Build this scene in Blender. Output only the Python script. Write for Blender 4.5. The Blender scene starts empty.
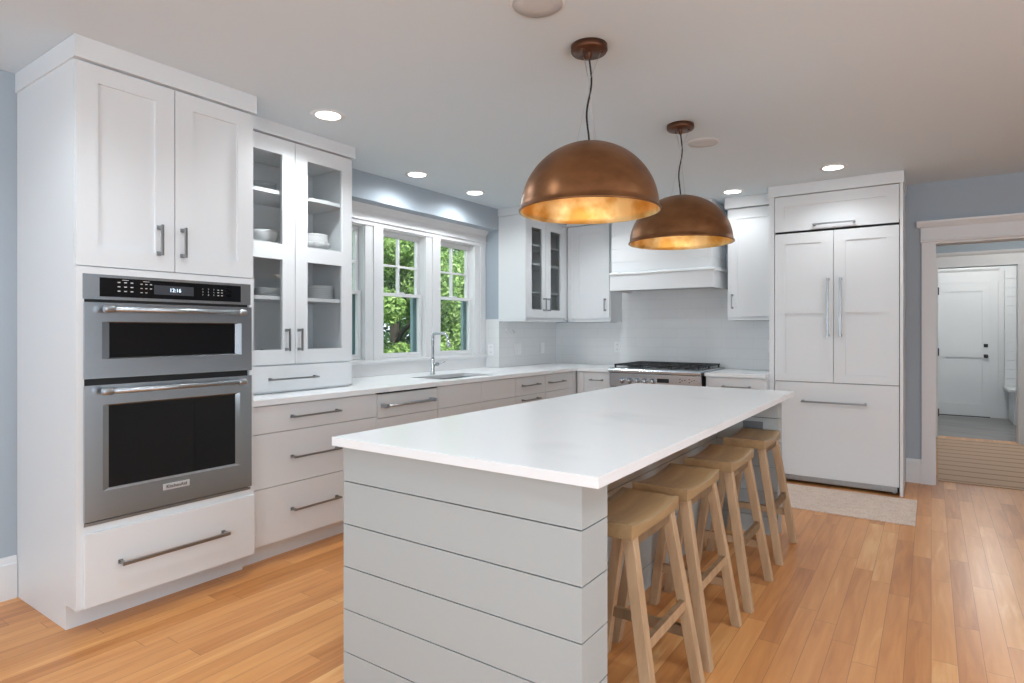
import bpy, bmesh, math, random
from mathutils import Vector, Matrix
import numpy as np
R = math.radians
sc = bpy.context.scene
C = sc.collection

# ------------------------------------------------------------------ camera
cam_d = bpy.data.cameras.new('camera'); cam = bpy.data.objects.new('camera', cam_d); C.objects.link(cam)
cam.location = (0, 0, 1.27); cam.rotation_euler = (R(90), 0, R(34.67))
cam_d.sensor_width = 36; cam_d.lens = 606.0/1024*36; cam_d.shift_y = -10.5/1024
cam_d.clip_start = .05; cam_d.clip_end = 200
sc.camera = cam

# ------------------------------------------------------------------ exposure, world, sun, added fill lights
sc.view_settings.view_transform = 'Standard'; sc.view_settings.look = 'None'
sc.view_settings.gamma = 1; sc.view_settings.use_curve_mapping = False
sc.view_settings.exposure = 0.34
sc.cycles.max_bounces = 10; sc.cycles.diffuse_bounces = 6; sc.cycles.transparent_max_bounces = 12
sc.cycles.sample_clamp_indirect = 4; sc.cycles.caustics_reflective = False; sc.cycles.caustics_refractive = False
sc.cycles.use_denoising = True
w = bpy.data.worlds.new('world'); sc.world = w; w.use_nodes = True
nt = w.node_tree; bg = nt.nodes['Background']
bg.inputs['Color'].default_value = (.80, .90, 1.0, 1); bg.inputs['Strength'].default_value = 1.8

def light(name, kind, loc, rot, power, color=(1, 1, 1), size=None, size_y=None, **kw):
    d = bpy.data.lights.new(name, kind); o = bpy.data.objects.new(name, d); C.objects.link(o)
    o.location = loc; o.rotation_euler = rot; d.energy = power; d.color = color
    if kind == 'AREA':
        d.shape = 'RECTANGLE'; d.size = size; d.size_y = size_y
    for k, v in kw.items(): setattr(d, k, v)
    return o
sun = light('sun', 'SUN', (8, 3, 9), (R(48), 0, R(62)), 6.0, (1, .95, .86), angle=R(1.5))
# fill lights added at assumed openings behind the camera and in the right-hand wall
LX = ((-2.2, 1.7), (.2, 1.7), (2.3, 1.1))
for i, (wx, ww) in enumerate(LX):  # cool tint offsets warm floor bounce, upward tilt brightens the ceiling
    light('added_fill_light', 'AREA', (wx, -3.32, 1.40), (R(120), 0, 0), 16*ww, (.795, .95, 1.085), ww, 1.7)
for wy in (-1.6, 1.2):
    light('added_fill_light', 'AREA', (3.30, wy, 1.35), (R(126), 0, R(90)), 30, (.795, .95, 1.085), 1.7, 1.8)

# ------------------------------------------------------------------ materials
def mat(name, color, rough=.5, metal=0., noise=None, bump=None, emit=None, spec=None, coat=None):
    m = bpy.data.materials.new(name); m.use_nodes = True; n = m.node_tree; b = n.nodes['Principled BSDF']
    b.inputs['Base Color'].default_value = (*color, 1); b.inputs['Roughness'].default_value = rough
    b.inputs['Metallic'].default_value = metal
    if spec is not None: b.inputs['Specular IOR Level'].default_value = spec
    if coat: b.inputs['Coat Weight'].default_value = coat; b.inputs['Coat Roughness'].default_value = .1
    if emit:
        b.inputs['Emission Color'].default_value = (*emit[0], 1); b.inputs['Emission Strength'].default_value = emit[1]
    tc = n.nodes.new('ShaderNodeTexCoord'); mp = n.nodes.new('ShaderNodeMapping'); n.links.new(tc.outputs['Object'], mp.inputs['Vector'])
    if noise:   # (color2, scale vec, detail, lo, hi)
        c2, scl, det, lo, hi = noise
        mp.inputs['Scale'].default_value = scl
        t = n.nodes.new('ShaderNodeTexNoise'); t.inputs['Scale'].default_value = 1; t.inputs['Detail'].default_value = det
        n.links.new(mp.outputs[0], t.inputs['Vector'])
        r = n.nodes.new('ShaderNodeValToRGB'); r.color_ramp.elements[0].position = lo; r.color_ramp.elements[1].position = hi
        r.color_ramp.elements[0].color = (*color, 1); r.color_ramp.elements[1].color = (*c2, 1)
        n.links.new(t.outputs['Fac'], r.inputs['Fac']); n.links.new(r.outputs['Color'], b.inputs['Base Color'])
    if bump:    # (scale vec, strength, distance)
        scl, st, di = bump
        mp2 = n.nodes.new('ShaderNodeMapping'); mp2.inputs['Scale'].default_value = scl; n.links.new(tc.outputs['Object'], mp2.inputs['Vector'])
        t = n.nodes.new('ShaderNodeTexNoise'); t.inputs['Scale'].default_value = 1; t.inputs['Detail'].default_value = 4
        n.links.new(mp2.outputs[0], t.inputs['Vector'])
        bp = n.nodes.new('ShaderNodeBump'); bp.inputs['Strength'].default_value = st; bp.inputs['Distance'].default_value = di
        n.links.new(t.outputs['Fac'], bp.inputs['Height']); n.links.new(bp.outputs[0], b.inputs['Normal'])
    return m

M = {}
M['cab'] = mat('white_cabinet_paint', (.735, .753, .762), .42)
M['trim'] = mat('white_trim_paint', (.74, .74, .74), .45)
M['ceil'] = mat('ceiling_paint', (.67, .755, .81), .9)
M['blue'] = mat('blue_grey_wall_paint', (.39, .445, .492), .85)
M['island'] = mat('pale_grey_island_paint', (.43, .46, .458), .45)
M['quartz'] = mat('white_quartz', (.86, .87, .875), .24, noise=((.77, .78, .785), (1.2, 2.0, 1.2), 9, .56, .72))
M['steel'] = mat('brushed_steel', (.50, .53, .56), .32, 1, noise=((.42, .445, .47), (300, 300, 6), 2, .3, .7), bump=((3, 3, 260), .05, .001))
M['steel_h'] = mat('brushed_steel_horizontal', (.53, .57, .61), .27, 1, bump=((4, 4, 400), .04, .001))
M['chrome'] = mat('polished_nickel', (.55, .58, .61), .18, 1)
M['handle'] = mat('satin_nickel', (.33, .335, .34), .34, 1)
M['blackgl'] = mat('black_oven_glass', (.006, .006, .007), .04, spec=.5)
M['black'] = mat('black_enamel', (.012, .012, .012), .4)
M['iron'] = mat('cast_iron', (.014, .014, .015), .55, bump=((90, 90, 90), .3, .002))
M['dark'] = mat('dark_gap', (.03, .03, .03), .8)
M['lcd'] = mat('grey_display_glass', (.06, .065, .075), .1)
M['digit'] = mat('lit_digits', (.6, .8, 1), .5, emit=((.75, .9, 1), 1.1))
M['print'] = mat('printed_keypad_legend', (.62, .62, .62), .5)
M['badge'] = mat('silver_badge', (.68, .68, .68), .35, .4)
M['ceramic'] = mat('white_ceramic', (.80, .80, .79), .2)
M['plastic'] = mat('white_plastic', (.80, .80, .80), .35)
M['gplastic'] = mat('grey_plastic', (.16, .17, .18), .4)
M['cord'] = mat('black_cord', (.01, .01, .01), .5)
M['wire'] = mat('steel_wire', (.6, .6, .6), .35, 1)
M['copper'] = mat('aged_copper', (.20, .088, .038), .36, .9, noise=((.36, .17, .075), (5, 5, 9), 7, .36, .66), bump=((14, 14, 14), .12, .004))
M['bronze'] = mat('bronze_canopy', (.13, .055, .03), .42, .8)
M['gold'] = mat('gold_leaf_interior', (.66, .33, .07), .38, .75, noise=((.95, .66, .30), (9, 9, 9), 6, .40, .62), bump=((12, 12, 12), .35, .004))
M['bulb'] = mat('lit_bulb', (1, .9, .7), .3, emit=((1, .82, .6), 1.6))
M['lens'] = mat('lit_downlight_lens', (1, 1, 1), .3, emit=((1, .985, .95), 7))
M['mesh'] = mat('speaker_grille', (.60, .60, .60), .8, bump=((600, 600, 600), .4, .002))
M['teal'] = mat('exterior_jamb_paint', (.20, .31, .33), .5)
M['hinge'] = mat('black_hinge', (.015, .015, .015), .4)
M['tilefloor'] = mat('grey_slate_tile', (.20, .19, .185), .5, noise=((.27, .26, .25), (1.5, 5, 1), 5, .35, .65))
M['lawn'] = mat('lawn', (.05, .11, .03), .9, noise=((.09, .17, .04), (3, 3, 3), 5, .4, .6))
M['bark'] = mat('bark', (.04, .035, .028), .9, bump=((8, 8, 2), .5, .02))
M['siding'] = mat('house_siding', (.5, .5, .5), .8)

def wood_mat(name, c1, c2, scl, rough=.5, bumpst=.15):
    return mat(name, c1, rough, 0, noise=(c2, scl, 6, .22, .74), bump=(scl, bumpst, .001))
M['seatwood'] = wood_mat('oak_seat', (.27, .165, .080), (.47, .31, .155), (22, 2.2, 22), .42)
M['legwood'] = wood_mat('oak_leg', (.36, .225, .125), (.57, .385, .23), (26, 26, 2.2), .5)

def glass_mat(name, tint, refl=.06):
    m = bpy.data.materials.new(name); m.use_nodes = True; n = m.node_tree; n.nodes.clear()
    o = n.nodes.new('ShaderNodeOutputMaterial'); mx = n.nodes.new('ShaderNodeMixShader')
    t = n.nodes.new('ShaderNodeBsdfTransparent'); t.inputs[0].default_value = (*tint, 1)
    g = n.nodes.new('ShaderNodeBsdfGlossy'); g.inputs['Roughness'].default_value = .02
    lw = n.nodes.new('ShaderNodeLayerWeight'); lw.inputs['Blend'].default_value = .5
    pw = n.nodes.new('ShaderNodeMath'); pw.operation = 'POWER'; pw.inputs[1].default_value = 4.5; n.links.new(lw.outputs['Facing'], pw.inputs[0])
    ma = n.nodes.new('ShaderNodeMath'); ma.operation = 'MULTIPLY_ADD'; ma.inputs[1].default_value = .8; ma.inputs[2].default_value = refl*.5; n.links.new(pw.outputs[0], ma.inputs[0])
    n.links.new(ma.outputs[0], mx.inputs[0]); n.links.new(t.outputs[0], mx.inputs[1]); n.links.new(g.outputs[0], mx.inputs[2])
    n.links.new(mx.outputs[0], o.inputs[0]); return m
M['glass'] = glass_mat('window_glass', (.96, .98, .97))
M['cabglass'] = glass_mat('cabinet_glass', (.95, .955, .955))
M['seeded'] = glass_mat('seeded_cabinet_glass', (.84, .85, .85))

def floor_mat():
    m = bpy.data.materials.new('oak_plank_floor'); m.use_nodes = True; n = m.node_tree; b = n.nodes['Principled BSDF']; L = n.links.new
    def math_(op, a=None, bb=None):
        x = n.nodes.new('ShaderNodeMath'); x.operation = op
        for i, v in enumerate((a, bb)):
            if v is None: continue
            if isinstance(v, (int, float)): x.inputs[i].default_value = v
            else: L(v, x.inputs[i])
        return x.outputs[0]
    geo = n.nodes.new('ShaderNodeNewGeometry'); sp = n.nodes.new('ShaderNodeSeparateXYZ'); L(geo.outputs['Position'], sp.inputs[0])
    X, Y = sp.outputs[0], sp.outputs[1]
    W_ = .084
    xr = math_('DIVIDE', X, W_); row = math_('FLOOR', xr); fx = math_('FRACT', xr)
    wn = n.nodes.new('ShaderNodeTexWhiteNoise'); wn.noise_dimensions = '1D'; L(row, wn.inputs['W'])
    off = math_('MULTIPLY', wn.outputs['Value'], 3.0)
    yr = math_('DIVIDE', math_('ADD', Y, off), .92); col = math_('FLOOR', yr); fy = math_('FRACT', yr)
    cv = n.nodes.new('ShaderNodeCombineXYZ'); L(row, cv.inputs[0]); L(col, cv.inputs[1])
    w2 = n.nodes.new('ShaderNodeTexWhiteNoise'); w2.noise_dimensions = '3D'; L(cv.outputs[0], w2.inputs['Vector'])
    # grain
    gv = n.nodes.new('ShaderNodeCombineXYZ'); L(math_('MULTIPLY', X, 26), gv.inputs[0]); L(math_('MULTIPLY', Y, 2.0), gv.inputs[1]); L(math_('MULTIPLY', w2.outputs['Value'], 37), gv.inputs[2])
    g = n.nodes.new('ShaderNodeTexNoise'); g.inputs['Scale'].default_value = 1; g.inputs['Detail'].default_value = 6; g.inputs['Distortion'].default_value = .8; L(gv.outputs[0], g.inputs['Vector'])
    ramp = n.nodes.new('ShaderNodeValToRGB'); e = ramp.color_ramp.elements
    e[0].position = 0; e[0].color = (.47, .178, .052, 1); e[1].position = 1; e[1].color = (.81, .46, .19, 1)
    m1 = ramp.color_ramp.elements.new(.35); m1.color = (.61, .255, .080, 1)
    m2 = ramp.color_ramp.elements.new(.75); m2.color = (.71, .325, .110, 1)
    mixf = math_('ADD', math_('MULTIPLY', w2.outputs['Value'], .72), math_('MULTIPLY', math_('SUBTRACT', g.outputs['Fac'], .5), 1.1))
    L(math_('ADD', mixf, .12), ramp.inputs[0])
    # seams
    sx = math_('MINIMUM', fx, math_('SUBTRACT', 1.0, fx)); sx = math_('LESS_THAN', sx, .011)
    sy = math_('MINIMUM', fy, math_('SUBTRACT', 1.0, fy)); sy = math_('LESS_THAN', sy, .0012)
    seam = math_('MAXIMUM', sx, sy)
    mx = n.nodes.new('ShaderNodeMixRGB'); mx.inputs[2].default_value = (.22, .09, .035, 1)
    L(math_('MULTIPLY', seam, .75), mx.inputs[0]); L(ramp.outputs[0], mx.inputs[1]); L(mx.outputs[0], b.inputs['Base Color'])
    b.inputs['Roughness'].default_value = .30; b.inputs['Specular IOR Level'].default_value = .45
    return m
M['floor'] = floor_mat()

def tile_mat():
    m = bpy.data.materials.new('white_subway_tile'); m.use_nodes = True; n = m.node_tree; b = n.nodes['Principled BSDF']; L = n.links.new
    geo = n.nodes.new('ShaderNodeNewGeometry'); sp = n.nodes.new('ShaderNodeSeparateXYZ'); L(geo.outputs['Position'], sp.inputs[0])
    ad = n.nodes.new('ShaderNodeMath'); ad.operation = 'ADD'; L(sp.outputs[0], ad.inputs[0]); L(sp.outputs[1], ad.inputs[1])
    a2 = n.nodes.new('ShaderNodeMath'); a2.operation = 'ADD'; a2.inputs[1].default_value = -3.49; L(ad.outputs[0], a2.inputs[0])
    cv = n.nodes.new('ShaderNodeCombineXYZ'); L(a2.outputs[0], cv.inputs[0]); L(sp.outputs[2], cv.inputs[1])
    br = n.nodes.new('ShaderNodeTexBrick'); L(cv.outputs[0], br.inputs['Vector'])
    br.inputs['Scale'].default_value = 1; br.inputs['Brick Width'].default_value = .30; br.inputs['Row Height'].default_value = .10
    br.inputs['Mortar Size'].default_value = .0016; br.inputs['Mortar Smooth'].default_value = .2; br.offset = .5
    br.inputs['Color1'].default_value = (.74, .74, .735, 1); br.inputs['Color2'].default_value = (.725, .725, .72, 1); br.inputs['Mortar'].default_value = (.65, .65, .65, 1)
    L(br.outputs['Color'], b.inputs['Base Color']); b.inputs['Roughness'].default_value = .17
    bp = n.nodes.new('ShaderNodeBump'); bp.invert = True; bp.inputs['Strength'].default_value = .35; bp.inputs['Distance'].default_value = .002
    L(br.outputs['Fac'], bp.inputs['Height']); L(bp.outputs[0], b.inputs['Normal'])
    return m
M['tile'] = tile_mat()

def rug_mat():
    m = bpy.data.materials.new('beige_woven_rug'); m.use_nodes = True; n = m.node_tree; b = n.nodes['Principled BSDF']; L = n.links.new
    tc = n.nodes.new('ShaderNodeTexCoord'); mp = n.nodes.new('ShaderNodeMapping'); mp.inputs['Rotation'].default_value = (0, 0, R(45)); mp.inputs['Scale'].default_value = (110, 45, 60)
    L(tc.outputs['Object'], mp.inputs[0]); v = n.nodes.new('ShaderNodeTexVoronoi'); v.inputs['Scale'].default_value = 1; L(mp.outputs[0], v.inputs['Vector'])
    no = n.nodes.new('ShaderNodeTexNoise'); no.inputs['Scale'].default_value = 14; no.inputs['Detail'].default_value = 5; L(tc.outputs['Object'], no.inputs['Vector'])
    ml = n.nodes.new('ShaderNodeMath'); ml.operation = 'MULTIPLY'; L(v.outputs['Distance'], ml.inputs[0]); L(no.outputs['Fac'], ml.inputs[1])
    r = n.nodes.new('ShaderNodeValToRGB'); r.color_ramp.elements[0].position = .0; r.color_ramp.elements[1].position = .5
    r.color_ramp.elements[0].color = (.80, .66, .56, 1); r.color_ramp.elements[1].color = (.60, .45, .36, 1)
    L(ml.outputs[0], r.inputs[0]); L(r.outputs[0], b.inputs['Base Color']); b.inputs['Roughness'].default_value = .95
    bp = n.nodes.new('ShaderNodeBump'); bp.inputs['Strength'].default_value = .6; bp.inputs['Distance'].default_value = .004; L(v.outputs['Distance'], bp.inputs['Height']); L(bp.outputs[0], b.inputs['Normal'])
    return m
M['rug'] = rug_mat()
def stripe_mat():
    m = bpy.data.materials.new('striped_runner'); m.use_nodes = True; n = m.node_tree; b = n.nodes['Principled BSDF']; L = n.links.new
    tc = n.nodes.new('ShaderNodeTexCoord'); wv = n.nodes.new('ShaderNodeTexWave'); wv.bands_direction = 'Y'; wv.inputs['Scale'].default_value = 1.35; wv.inputs['Distortion'].default_value = 1.2
    wv.inputs['Detail'].default_value = 3; wv.inputs['Detail Scale'].default_value = .4
    L(tc.outputs['Object'], wv.inputs['Vector']); r = n.nodes.new('ShaderNodeValToRGB')
    r.color_ramp.elements[0].position = 0; r.color_ramp.elements[0].color = (.34, .20, .135, 1); r.color_ramp.elements[1].position = .14; r.color_ramp.elements[1].color = (.56, .385, .27, 1)
    L(wv.outputs['Fac'], r.inputs[0]); L(r.outputs[0], b.inputs['Base Color']); b.inputs['Roughness'].default_value = .95
    return m
M['stripe'] = stripe_mat()
def leaf_mat(name, cols):
    m = bpy.data.materials.new(name); m.use_nodes = True; n = m.node_tree; b = n.nodes['Principled BSDF']; L = n.links.new
    g = n.nodes.new('ShaderNodeNewGeometry'); r = n.nodes.new('ShaderNodeValToRGB'); e = r.color_ramp.elements
    e[0].color = (*cols[0], 1); e[1].color = (*cols[2], 1); x = e.new(.5); x.color = (*cols[1], 1)
    L(g.outputs['Random Per Island'], r.inputs[0]); L(r.outputs[0], b.inputs['Base Color']); b.inputs['Roughness'].default_value = .45
    tr = n.nodes.new('ShaderNodeBsdfTranslucent'); mx = n.nodes.new('ShaderNodeMixShader'); mx.inputs[0].default_value = .3
    L(r.outputs[0], tr.inputs[0]); o = n.nodes['Material Output']; L(b.outputs[0], mx.inputs[1]); L(tr.outputs[0], mx.inputs[2]); L(mx.outputs[0], o.inputs[0])
    return m
M['leaf'] = leaf_mat('bright_leaves', ((.10, .20, .05), (.24, .40, .10), (.50, .66, .28)))
M['leafd'] = leaf_mat('dark_leaves', ((.02, .06, .025), (.05, .12, .035), (.12, .24, .07)))

# ------------------------------------------------------------------ mesh helpers
def BM(): return bmesh.new()
def box(bm, a0, a1, b0, b1, c0, c1, bev=0):
    v = [bm.verts.new((x, y, z)) for x in (a0, a1) for y in (b0, b1) for z in (c0, c1)]
    f = [bm.faces.new([v[i] for i in q]) for q in ((0, 1, 3, 2), (4, 6, 7, 5), (0, 4, 5, 1), (2, 3, 7, 6), (0, 2, 6, 4), (1, 5, 7, 3))]
    if bev:
        es = {e for x in f for e in x.edges}
        bmesh.ops.bevel(bm, geom=list(es), offset=bev, segments=2, affect='EDGES', profile=.7)
    return bm
def quadprism(bm, lo, hi):   # two rings of equal length
    a = [bm.verts.new(p) for p in lo]; b = [bm.verts.new(p) for p in hi]; n = len(a)
    for i in range(n): bm.faces.new((a[i], a[(i+1) % n], b[(i+1) % n], b[i]))
    bm.faces.new(a[::-1]); bm.faces.new(b); return bm
def extrude_profile(bm, prof, s0, s1):   # prof: (d,z) polygon extruded along s
    return quadprism(bm, [(s0, d, z) for d, z in prof], [(s1, d, z) for d, z in prof])
def lathe(bm, prof, c=(0, 0, 0), seg=32, axis='z', smooth=True):
    rings = []
    for r, z in prof:
        ring = []
        for i in range(seg):
            a = 2*math.pi*i/seg
            p = {'z': (r*math.cos(a), r*math.sin(a), z), 'y': (r*math.cos(a), z, r*math.sin(a)), 'x': (z, r*math.cos(a), r*math.sin(a))}[axis]
            ring.append(bm.verts.new((p[0]+c[0], p[1]+c[1], p[2]+c[2])))
            if r < 1e-6: break
        rings.append(ring)
    for a, b in zip(rings, rings[1:]):
        for i in range(seg):
            j = (i+1) % seg
            if len(a) == 1 and len(b) == 1: break
            if len(a) == 1: f = bm.faces.new((a[0], b[j], b[i]))
            elif len(b) == 1: f = bm.faces.new((a[i], a[j], b[0]))
            else: f = bm.faces.new((a[i], a[j], b[j], b[i]))
            f.smooth = smooth
    return bm
def tube(bm, pts, r, seg=10, caps=True):
    pts = [Vector(p) for p in pts]; rings = []; up = None
    for i, p in enumerate(pts):
        t = (pts[min(i+1, len(pts)-1)] - pts[max(i-1, 0)]).normalized()
        if up is None: up = t.orthogonal().normalized()
        up = (up - t*up.dot(t)).normalized(); s = t.cross(up)
        rr = r[i] if isinstance(r, (list, tuple)) else r
        rings.append([bm.verts.new(p + (up*math.cos(2*math.pi*k/seg) + s*math.sin(2*math.pi*k/seg))*rr) for k in range(seg)])
    for a, b in zip(rings, rings[1:]):
        for k in range(seg):
            f = bm.faces.new((a[k], a[(k+1) % seg], b[(k+1) % seg], b[k])); f.smooth = True
    if caps: bm.faces.new(rings[0][::-1]); bm.faces.new(rings[-1])
    return bm
def panel(bm, s0, s1, z0, z1, df, t, holes=(), rec=None):
    """slab facing -d with rectangular recesses (rec) or openings (rec None)"""
    ss = sorted({s0, s1, *[h[0] for h in holes], *[h[1] for h in holes]}); zs = sorted({z0, z1, *[h[2] for h in holes], *[h[3] for h in holes]})
    def st(i, j):
        if i < 0 or j < 0 or i >= len(ss)-1 or j >= len(zs)-1: return None
        cs, cz = (ss[i]+ss[i+1])/2, (zs[j]+zs[j+1])/2
        for h in holes:
            if h[0] < cs < h[1] and h[2] < cz < h[3]: return None if rec is None else rec
        return 0.
    V = {}
    def v(s, d, z):
        k = (round(s, 5), round(d, 5), round(z, 5))
        if k not in V: V[k] = bm.verts.new((s, d, z))
        return V[k]
    def q(*p):
        try: bm.faces.new([v(*x) for x in p])
        except ValueError: pass
    for i in range(len(ss)-1):
        for j in range(len(zs)-1):
            a = st(i, j)
            if a is None: continue
            S0, S1, Z0, Z1 = ss[i], ss[i+1], zs[j], zs[j+1]; F = df+a; Bk = df+t
            q((S0, F, Z0), (S1, F, Z0), (S1, F, Z1), (S0, F, Z1)); q((S0, Bk, Z0), (S0, Bk, Z1), (S1, Bk, Z1), (S1, Bk, Z0))
            for (di, dj, P) in ((-1, 0, ((S0, Z0), (S0, Z1))), (1, 0, ((S1, Z0), (S1, Z1))), (0, -1, ((S0, Z0), (S1, Z0))), (0, 1, ((S0, Z1), (S1, Z1)))):
                o = st(i+di, j+dj); e = Bk if o is None else df+o
                if e > F + 1e-6: q((P[0][0], F, P[0][1]), (P[1][0], F, P[1][1]), (P[1][0], e, P[1][1]), (P[0][0], e, P[0][1]))
    return bm
def finish(name, bm, m, parent=None, base=(0, 0, 0)):
    bmesh.ops.recalc_face_normals(bm, faces=bm.faces)
    if base != (0, 0, 0): bmesh.ops.translate(bm, vec=(-base[0], -base[1], -base[2]), verts=bm.verts)
    me = bpy.data.meshes.new(name); bm.to_mesh(me); bm.free(); me.materials.append(m)
    o = bpy.data.objects.new(name, me); C.objects.link(o)
    if parent: o.parent = parent
    return o
def tagp(o, label=None, cat=None, group=None, kind=None):
    if label: o['label'] = label
    if cat: o['category'] = cat
    if group: o['group'] = group
    if kind: o['kind'] = kind
    return o
class T:
    """a thing built in run coordinates (s along the run, d into the wall, z up); side 'L' = window wall, 'B' = back wall / world axes"""
    def __init__(s, name, label=None, cat=None, base=(0, 0, 0), side='B', group=None, kind=None):
        s.base = base; o = bpy.data.objects.new(name, None); C.objects.link(o); o.empty_display_size = .1
        s.o = o; s.side = side; s.place(); tagp(o, label, cat, group, kind)
    def place(s):
        if s.side == 'L': s.o.location = (-s.base[1], s.base[0], s.base[2]); s.o.rotation_euler = (0, 0, R(90))
        else: s.o.location = s.base
    def part(s, name, bm, m, parent=None, label=None, kind=None):
        o = finish(name, bm, m, parent or s.o, s.base)
        if label: o['label'] = label
        if kind: o['kind'] = kind
        return o
def single(name, bm, m, label, cat, base=(0, 0, 0), side='B', group=None, kind=None):
    o = finish(name, bm, m, None, base)
    if side == 'L': o.location = (-base[1], base[0], base[2]); o.rotation_euler = (0, 0, R(90))
    else: o.location = base
    return tagp(o, label, cat, group, kind)
def struct(name, bm, m, parent=None):
    o = finish(name, bm, m, parent)
    if parent is None: o['kind'] = 'structure'
    return o
def pull_h(s0, s1, df, z, so=.034, w=.010):
    bm = BM(); box(bm, s0, s1, df-so-w, df-so, z-w/2, z+w/2, .0012)
    for s in (s0+.004, s1-.016):
        box(bm, s, s+.012, df-so, df, z-.006, z+.006); box(bm, s-.003, s+.015, df-.004, df, z-.009, z+.009)
    return bm
def pull_v(s, z0, z1, df, so=.032, w=.010):
    bm = BM(); box(bm, s-w/2, s+w/2, df-so-w, df-so, z0, z1, .0012)
    for z in (z0+.004, z1-.016):
        box(bm, s-.006, s+.006, df-so, df, z, z+.012); box(bm, s-.009, s+.009, df-.004, df, z-.003, z+.015)
    return bm
def text_mesh(body, size, m, parent, loc, rot=(R(90), 0, 0), ext=.0004, bold=False, name='lettering'):
    cu = bpy.data.curves.new(name, 'FONT'); cu.body = body; cu.size = size; cu.extrude = ext; cu.align_x = 'CENTER'; cu.align_y = 'CENTER'
    if bold: cu.offset = size*.015
    tmp = bpy.data.objects.new('tmp', cu); C.objects.link(tmp); bpy.context.view_layer.update()
    me = bpy.data.meshes.new_from_object(tmp.evaluated_get(bpy.context.evaluated_depsgraph_get()))
    bpy.data.objects.remove(tmp); me.name = name; me.materials.clear(); me.materials.append(m)
    o = bpy.data.objects.new(name, me); C.objects.link(o); o.parent = parent; o.location = loc; o.rotation_euler = rot
    return o

# ------------------------------------------------------------------ room shell
H = 2.50
XL, XN, YB, XR, YR = -3.60, -3.78, 6.10, 3.35, -3.35
AL0, AL1, ALZ = 2.74, 4.97, 2.29          # window alcove
WIN = [(2.835, 3.359), (3.55, 4.074), (4.266, 4.795)]; WZ0, WZ1 = 1.035, 2.13
bm = BM(); box(bm, XN-.2, XR+.15, YR-.15, 9.0, -.12, 0); struct('floor', bm, M['floor'])
bm = BM(); box(bm, -1.2, 2.6, 9.0, 11.6, -.12, 0.0)
struct('floor_mudroom', bm, M['tilefloor'])
bm = BM(); box(bm, XN-.2, XR+.15, YR-.15, 11.6, H, H+.12); struct('ceiling', bm, M['ceil'])
bm = BM()
box(bm, XN-.2, XL, YR, AL0, 0, H); box(bm, XN-.2, XL, AL1, YB+.15, 0, H); box(bm, XN-.2, XL, AL0, AL1, ALZ, H)
struct('wall_left', bm, M['blue'])
bm = BM()
cut = [AL0] + [y for w_ in WIN for y in w_] + [AL1]
box(bm, XN-.125, XN, AL0, AL1, 0, WZ0); box(bm, XN-.125, XN, AL0, AL1, WZ1, ALZ)
for i in range(0, len(cut), 2): box(bm, XN-.125, XN, cut[i], cut[i+1], WZ0, WZ1)
struct('wall_window', bm, M['trim'])
DX0, DX1, DZ = .033, 1.02, 2.0
bm = BM(); box(bm, XL, DX0, YB, YB+.15, 0, H); box(bm, DX0, DX1, YB, YB+.15, DZ, H); box(bm, DX1, XR+.15, YB, YB+.15, 0, H)
wb = struct('wall_back', bm, M['blue'])
# tile backsplash (parts of the walls)
bm = BM(); box(bm, XL+.008, -2.80, YB-.008, YB, .90, 1.365); box(bm, -2.80, -1.50, YB-.008, YB, .86, 1.70); box(bm, -1.50, -1.10, YB-.008, YB, .90, 1.37)
struct('backsplash', bm, M['tile'], wb)
bm = BM(); box(bm, XL, XL+.008, AL1, YB, .90, 1.39); box(bm, XN, XL+.008, AL1-.008, AL1, .90, 1.39); box(bm, XN, XN+.006, AL0, AL1-.008, .90, 1.00)
o = struct('trim_1', bm, M['tile'])
# right wall and rear wall with window openings assumed for the added fill lights (behind the camera)
bm = BM(); ys = [YR, -2.45, -.75, .35, 2.05, YB]
box(bm, XR, XR+.15, YR, YB, 0, .45); box(bm, XR, XR+.15, YR, YB, 2.25, H)
for i in range(0, len(ys), 2): box(bm, XR, XR+.15, ys[i], ys[i+1], .45, 2.25)
struct('wall_right', bm, M['blue'])
bm = BM(); xs = [XL, -3.05, -1.35, -.65, 1.05, 1.75, 2.85, XR]
box(bm, XL, XR, YR-.15, YR, 0, .55); box(bm, XL, XR, YR-.15, YR, 2.25, H)
for i in range(0, len(xs), 2): box(bm, xs[i], xs[i+1], YR-.15, YR, .55, 2.25)
struct('wall_rear', bm, M['blue'])
# baseboards
def baseboard(name, side, s0, s1, dw):
    t = T(name, base=(s0, dw, 0), side=side, kind='structure'); bm = BM()
    extrude_profile(bm, [(dw, 0), (dw-.018, 0), (dw-.018, .165), (dw-.012, .172), (dw-.010, .19), (dw-.004, .20), (dw, .20)], s0, s1)
    t.part('board', bm, M['trim'])
baseboard('baseboard_left', 'L', -3.3, 1.035, 3.60)
baseboard('baseboard_back', 'B', -.175, -.066, YB)

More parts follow.
